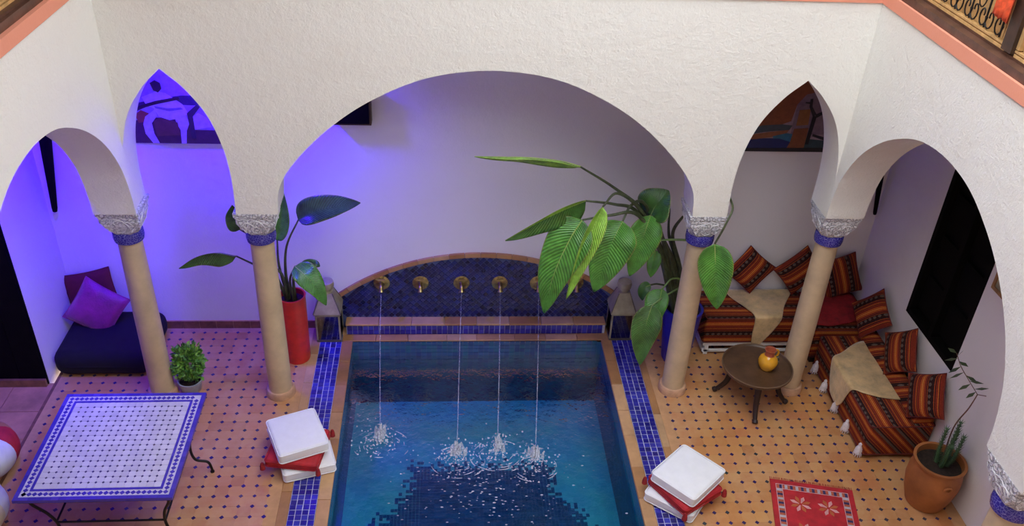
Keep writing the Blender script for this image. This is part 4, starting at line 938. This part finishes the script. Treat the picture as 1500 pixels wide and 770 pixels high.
# ------------------------------------------------------------------ stacks of floor cushions by the pool
def floor_cushion(name, x, y, z, rot, sx, sy, sz, mat, label, cat, group, tassels=False):
    o = rbox(sx, sy, sz, .028, 4).obj(name, mat, None, True); o.location = (x, y, z); o.rotation_euler = (0, 0, math.radians(rot)); tag(o, label, cat, group)
    for zz in (.012, sz - .012): MB().tube(rrect(sx + .002, sy + .002, .03, zz), .0045, 6, True).obj('piping', mat, o, True)
    if tassels:
        for a in (-1, 1):
            for b in (-1, 1):
                t = MB().lathe([(.006, .04), (.014, .03), (.02, 0), (.022, -.03)], 10, (a * (sx / 2 + .012), b * (sy / 2 + .012), .02)); t.obj('tassel', M['deep_red'], o, True)
    return o
G1, G2 = 'cushion stack left of the pool', 'cushion stack right of the pool'
floor_cushion('floor_cushion', -1.47, -.84, .004, 17, .42, .44, .095, M['white_fabric'], 'white square floor cushion at the bottom of the stack left of the pool', 'cushion', G1)
floor_cushion('floor_cushion', -1.525, -.845, .100, -9, .43, .42, .075, M['red_fabric'], 'red square cushion with tassels in the middle of the stack left of the pool', 'cushion', G1, True)
floor_cushion('floor_cushion', -1.529, -.792, .176, 22.5, .405, .455, .10, M['white_fabric'], 'white square floor cushion on top of the stack left of the pool', 'cushion', G1)
floor_cushion('floor_cushion', 1.565, -1.315, .004, -38, .42, .42, .095, M['white_fabric'], 'white square floor cushion at the bottom of the stack right of the pool', 'cushion', G2)
floor_cushion('floor_cushion', 1.600, -1.325, .100, -58, .43, .42, .075, M['red_fabric'], 'red square cushion with tassels in the middle of the stack right of the pool', 'cushion', G2, True)
floor_cushion('floor_cushion', 1.620, -1.298, .176, -47.5, .41, .455, .10, M['white_fabric'], 'white square floor cushion on top of the stack right of the pool', 'cushion', G2)

# ------------------------------------------------------------------ rug
rg = empty('rug', (2.708, -1.224, 0.002), math.radians(-12.5), 'small red rug with star flowers and a patterned border, on the right floor', 'rug')
MB().box(-.335, -1.0, 0, .335, 0, .010).obj('pile', M['red_fabric'], rg)
def flatpoly(mb, pts, z0, z1): return mb.prism(pts, z0, z1)
bw = MB()
for x0, x1 in ((-.292, -.288), (-.242, -.238), (.238, .242), (.288, .292)): bw.box(x0, -.96, .010, x1, -.045, .0112)
for y0, y1 in ((-.049, -.045), (-.099, -.095)): bw.box(-.29, y0, .010, .29, y1, .0112)
bw.obj('border_line', flat((0.55, 0.40, 0.42)), rg)
sets = {(.42, .09, .04): MB(), (.03, .025, .10): MB(), (.40, .38, .42): MB()}; keys = list(sets)
def blocks(x0, y0, x1, y1, n, al):
    for k in range(n):
        m = sets[keys[(0, 1, 0, 2)[k % 4]]]; t0, t1 = k / n, (k + 1) / n
        if al == 'x': m.box(x0 + (x1 - x0) * t0, y0, .010, x0 + (x1 - x0) * t1, y1, .0108)
        else: m.box(x0, y0 + (y1 - y0) * t0, .010, x1, y0 + (y1 - y0) * t1, .0108)
blocks(-.286, -.092, .286, -.052, 26, 'x'); blocks(-.286, -.95, -.244, -.10, 36, 'y'); blocks(.244, -.95, .286, -.10, 36, 'y')
for c_, m in sets.items(): tag(m.obj('border_block', flat(c_), rg), kind='stuff')
for fx, fy in ((-.11, -.24), (.11, -.24), (-.11, -.52), (.11, -.52), (-.11, -.80), (.11, -.80)):
    for k in range(8):
        a = k * PI / 4 + PI / 8; c_, s_ = math.cos(a), math.sin(a)
        q = [(fx + c_ * r - s_ * w, fy + s_ * r + c_ * w) for r, w in ((.012, -.003), (.06, -.016), (.088, 0), (.06, .016), (.012, .003))]
        MB().prism(q, .010, .0112).obj('petal', flat((.62, .30, .30) if k % 2 else (.42, .10, .03)), rg)
fr_ = MB()
for k in range(60): x = -.33 + .66 * k / 59; fr_.tube([(x, 0, .006), (x + random.uniform(-.006, .006), .03, .004)], .0022, 5)
tag(fr_.obj('fringe', M['deep_red'], rg), kind='stuff')

# ------------------------------------------------------------------ things on the walls
def poly_paint(parent, pts, layer, col, y):
    n = len(pts); f0, f1 = y - .0006 * layer, y
    MB().add([(x, f0, z) for x, z in pts] + [(x, f1, z) for x, z in pts], [tuple(range(n)), tuple(reversed(range(n, 2 * n)))] + [(i, (i + 1) % n, n + (i + 1) % n, n + i) for i in range(n)]).obj('painted_area', flat(col), parent)
pa = empty('painting', (-2.968, .95, 2.01), 0, 'large painting of a seated man in white playing a long lute', 'painting')
MB().box(-.07, .0, 0, .90, .028, .86).obj('canvas', flat((0.26, 0.22, 0.28)), pa)
def zl(X, Y): return ((X / 6.42 - 13) / 172.6, (108 - Y / 6.42) * .0063)
for k, (c_, ps) in enumerate([
    ((.05, .02, .03), [(0, 690), (900, 690), (900, 560), (640, 560), (560, 440), (250, 450), (90, 480), (0, 520)]),
    ((.03, .02, .05), [(80, 330), (300, 280), (560, 240), (1000, 240), (1000, 330), (640, 330), (400, 320), (250, 340), (110, 400)]),
    ((.20, .05, .02), [(110, 420), (170, 380), (240, 410), (230, 480), (130, 500)]),
    ((.42, .40, .44), [(280, 230), (340, 205), (420, 220), (480, 260), (560, 320), (600, 400), (560, 440), (420, 470), (330, 440), (290, 360), (230, 330), (200, 260)]),
    ((.40, .38, .43), [(200, 440), (300, 370), (310, 430), (250, 500), (255, 600), (290, 690), (230, 690), (175, 600), (170, 510)]),
    ((.40, .38, .43), [(470, 440), (570, 420), (600, 490), (560, 570), (540, 690), (495, 690), (505, 560), (480, 500)]),
    ((.36, .34, .40), [(630, 440), (690, 400), (770, 450), (800, 530), (640, 555)]),
    ((.10, .04, .03), [(270, 480), (330, 450), (490, 490), (495, 610), (280, 620)]),
    ((.16, .15, .19), [(300, 340), (420, 360), (540, 350), (560, 365), (430, 385), (310, 360)]),
    ((.02, .012, .015), [(140, 345), (320, 292), (540, 250), (545, 275), (330, 320), (150, 370)]),
    ((.02, .012, .015), [(300, 130), (345, 105), (390, 130), (395, 180), (360, 215), (320, 195)]),
    ((.03, .02, .03), [(590, 400), (690, 320), (720, 340), (640, 430), (640, 640), (600, 640)])]):
    poly_paint(pa, [zl(x, y) for x, y in ps], k + 1, c_, 0)
pb = empty('painting', (2.428, .95, 2.005), 0, 'painting of a bare tree over blue water and orange autumn foliage', 'painting')
MB().box(-.25, .0, 0, .70, .028, .78).obj('canvas', flat((0.30, 0.20, 0.24)), pb)
def zr(X, Y): return ((1080 + X / 5.925 - 1095) / 156, (680 - Y) / 5.925 * .0063)
for k, (c_, ps) in enumerate([
    ((.20, .13, .17), [(420, 520), (770, 520), (770, 60), (420, 60)]),
    ((.24, .07, .025), [(-100, 480), (200, 460), (330, 430), (400, 400), (420, 250), (480, 160), (640, 120), (640, 0), (-100, 0)]),
    ((.05, .07, .09), [(-100, 500), (180, 440), (330, 430), (420, 440), (400, 480), (200, 500), (-100, 560)]),
    ((.26, .09, .04), [(-100, 560), (250, 500), (400, 480), (380, 520), (250, 550), (-100, 600)]),
    ((.03, .13, .22), [(270, 540), (380, 510), (450, 520), (450, 590), (300, 600)]),
    ((.012, .018, .10), [(-100, 680), (-100, 590), (200, 560), (330, 560), (430, 590), (420, 680)]),
    ((.22, .07, .025), [(440, 470), (560, 460), (560, 660), (400, 680), (430, 590)]),
    ((.28, .11, .03), [(450, 300), (540, 290), (550, 430), (450, 440)]),
    ((.03, .06, .07), [(560, 560), (770, 580), (770, 680), (560, 680)]),
    ((.015, .012, .016), [(610, 515), (770, 560), (770, 590), (610, 535)]),
    ((.012, .01, .012), [(560, 610), (572, 350), (605, 350), (590, 610)]),
    ((.012, .01, .012), [(572, 355), (525, 270), (520, 200), (540, 195), (548, 265), (600, 335)]),
    ((.012, .01, .012), [(590, 340), (680, 290), (715, 205), (725, 215), (700, 300), (605, 365)]),
    ((.012, .01, .012), [(528, 240), (485, 235), (485, 228), (530, 228)]),
    ((.015, .012, .016), [(-100, 680), (-100, 655), (770, 640), (770, 680)])]):
    poly_paint(pb, [zr(x, y) for x, y in ps], k + 1, c_, 0)
sb = empty('wall_speaker', (-1.125, .98, 2.245), 0, 'dark box on the back wall under the upper left of the wide arch', 'speaker')
MB().box(-.17, -.12, 0, .17, 0, .30).obj('cabinet', M['dark_wood'], sb)
MB().box(-.155, -.128, .015, .155, -.12, .285).obj('grille', M['black_wood'], sb)
sp_ = empty('small_picture', (RX - .001, -.925, 1.792), 0, 'small gilt framed picture on the right wall past the black window', 'picture')
MB().box(-.022, -.36, 0, 0, 0, .028).box(-.022, -.36, .33, 0, 0, .358).box(-.022, -.36, .028, 0, -.332, .33).box(-.022, -.028, .028, 0, 0, .33).obj('frame', M['gold_frame'], sp_)
MB().box(-.012, -.332, .028, -.002, -.028, .33).obj('picture', flat((.30, .28, .16)), sp_)
def torch(p0, p1, r0, r1, wall, label):
    p0, p1 = Vector(p0), Vector(p1); o = empty('wall_sconce', p0, 0, label, 'wall lamp'); d = p1 - p0
    MB().tube([Vector((0, 0, 0)), d * .03, d * .9, d], [r0 * .8, r0, r1, r1 * 1.08], 16).obj('body', M['black_wood'], o, True)
    MB().tube([d * .45, Vector(wall) - p0], 0.012, 8).obj('bracket', M['iron'], o, True)
torch((-3.786, .895, 1.36), (-3.655, .865, 2.42), .024, .060, (-3.77, .985, 1.80), 'long dark tapered wall sconce in the violet corner above the maroon cushion')
torch((3.785, .925, 1.365), (3.665, .885, 2.15), .018, .034, (3.75, .985, 1.70), 'dark tapered wall sconce in the corner above the striped cushions')

# ------------------------------------------------------------------ upper gallery railings
def railing(xr, sgn, label):
    """xr: centre of the bottom rail; sgn: +1 puts the gallery on the +x side"""
    r = empty('gallery_railing', (xr, 0, 3.79), 0, label, 'railing')
    MB().box(-.085, -4.4, -.004, .075, -.30, .045).obj('bottom_rail', M['rail_wood'], r); MB().box(-.022, -4.4, .045, .05, -.30, .06).obj('rail_moulding', M['rail_wood'], r)
    MB().box(-.06, -4.4, .98, .06, -.30, 1.04).obj('top_rail', M['rail_wood'], r)
    ends = [-.42, -1.60, -2.78, -3.96]
    for y in ends: MB().box(-.045, y - .05, .075, .045, y + .05, .98).obj('post', M['dark_wood'], r)
    for a, b in zip(ends[:-1], ends[1:]):
        y1, y0 = a - .05, b + .05
        pn = MB().box(sgn * .035 - .006, y0, .06, sgn * .035 + .006, y1, .97).obj('panel', M['wood_tan'], r)
        fx = MB().box(-.02, y0, .060, .015, y1, .078).box(-.02, y0, .086, .012, y1, .098).box(-.02, y0, .945, .015, y1, .97).box(-.02, y0, .105, .015, y0 + .03, .945).box(-.02, y1 - .03, .105, .015, y1, .945)
        for k in (1, 2): fx.box(-.008, y0 + .03 + .022 * k, .105, .004, y0 + .042 + .022 * k, .945).box(-.008, y1 - .042 - .022 * k, .105, .004, y1 - .03 - .022 * k, .945)
        fx.obj('panel_frame', M['wood_tan'], pn)
        ir = MB(); n = 5; w = (y1 - y0 - .20) / n
        for k in range(n):
            yc = y0 + .10 + w * (k + .5); ir.tube([(-.01, yc - w / 2, .105), (-.01, yc - w / 2, .945)], .006, 6)
            for zc, fl in ((.17, -1), (.36, 1), (.55, -1), (.74, 1), (.89, -1)):
                for sd in (1, -1):
                    ir.tube([(-.01, yc + sd * (w * .27 + (.050 - .0032 * i) * math.cos(i * .5)), zc + fl * (.075 - .0045 * i) * math.sin(i * .5)) for i in range(14)], .005, 5)
                ir.tube([(-.01, yc + w * .22 * math.cos(q), zc + .09 + .06 * math.sin(q)) for q in [2 * PI * i / 12 for i in range(12)]], .0045, 5, True)
        ir.tube([(-.01, y1 - .10, .105), (-.01, y1 - .10, .945)], .006, 6)
        ir.obj('iron_scrollwork', M['iron'], pn, True)
railing(2.845, 1, 'carved wood and iron scroll railing above the right arcade wall, top right corner')
railing(-2.77, -1, 'dark wooden gallery railing above the left arcade wall, top left corner')
mb = MB(); P = []
for i in range(13):
    y = -1.42 - .16 * i / 12; P.append([(2.765 + .012 * math.sin(i * 1.9), y, 4.02 + .30 * j / 6 + .01 * math.sin(i)) for j in range(7)] + [(2.775, y, 4.845), (2.845, y, 4.852), (2.92, y, 4.83)])
o = MB().grid(P).obj('hanging_cloth', M['orange_cloth'], None, 2); mo_ = o.modifiers.new('thick', 'SOLIDIFY'); mo_.thickness = .004
tag(o, 'red orange pleated cloth hung over the railing in the top right corner', 'cloth')
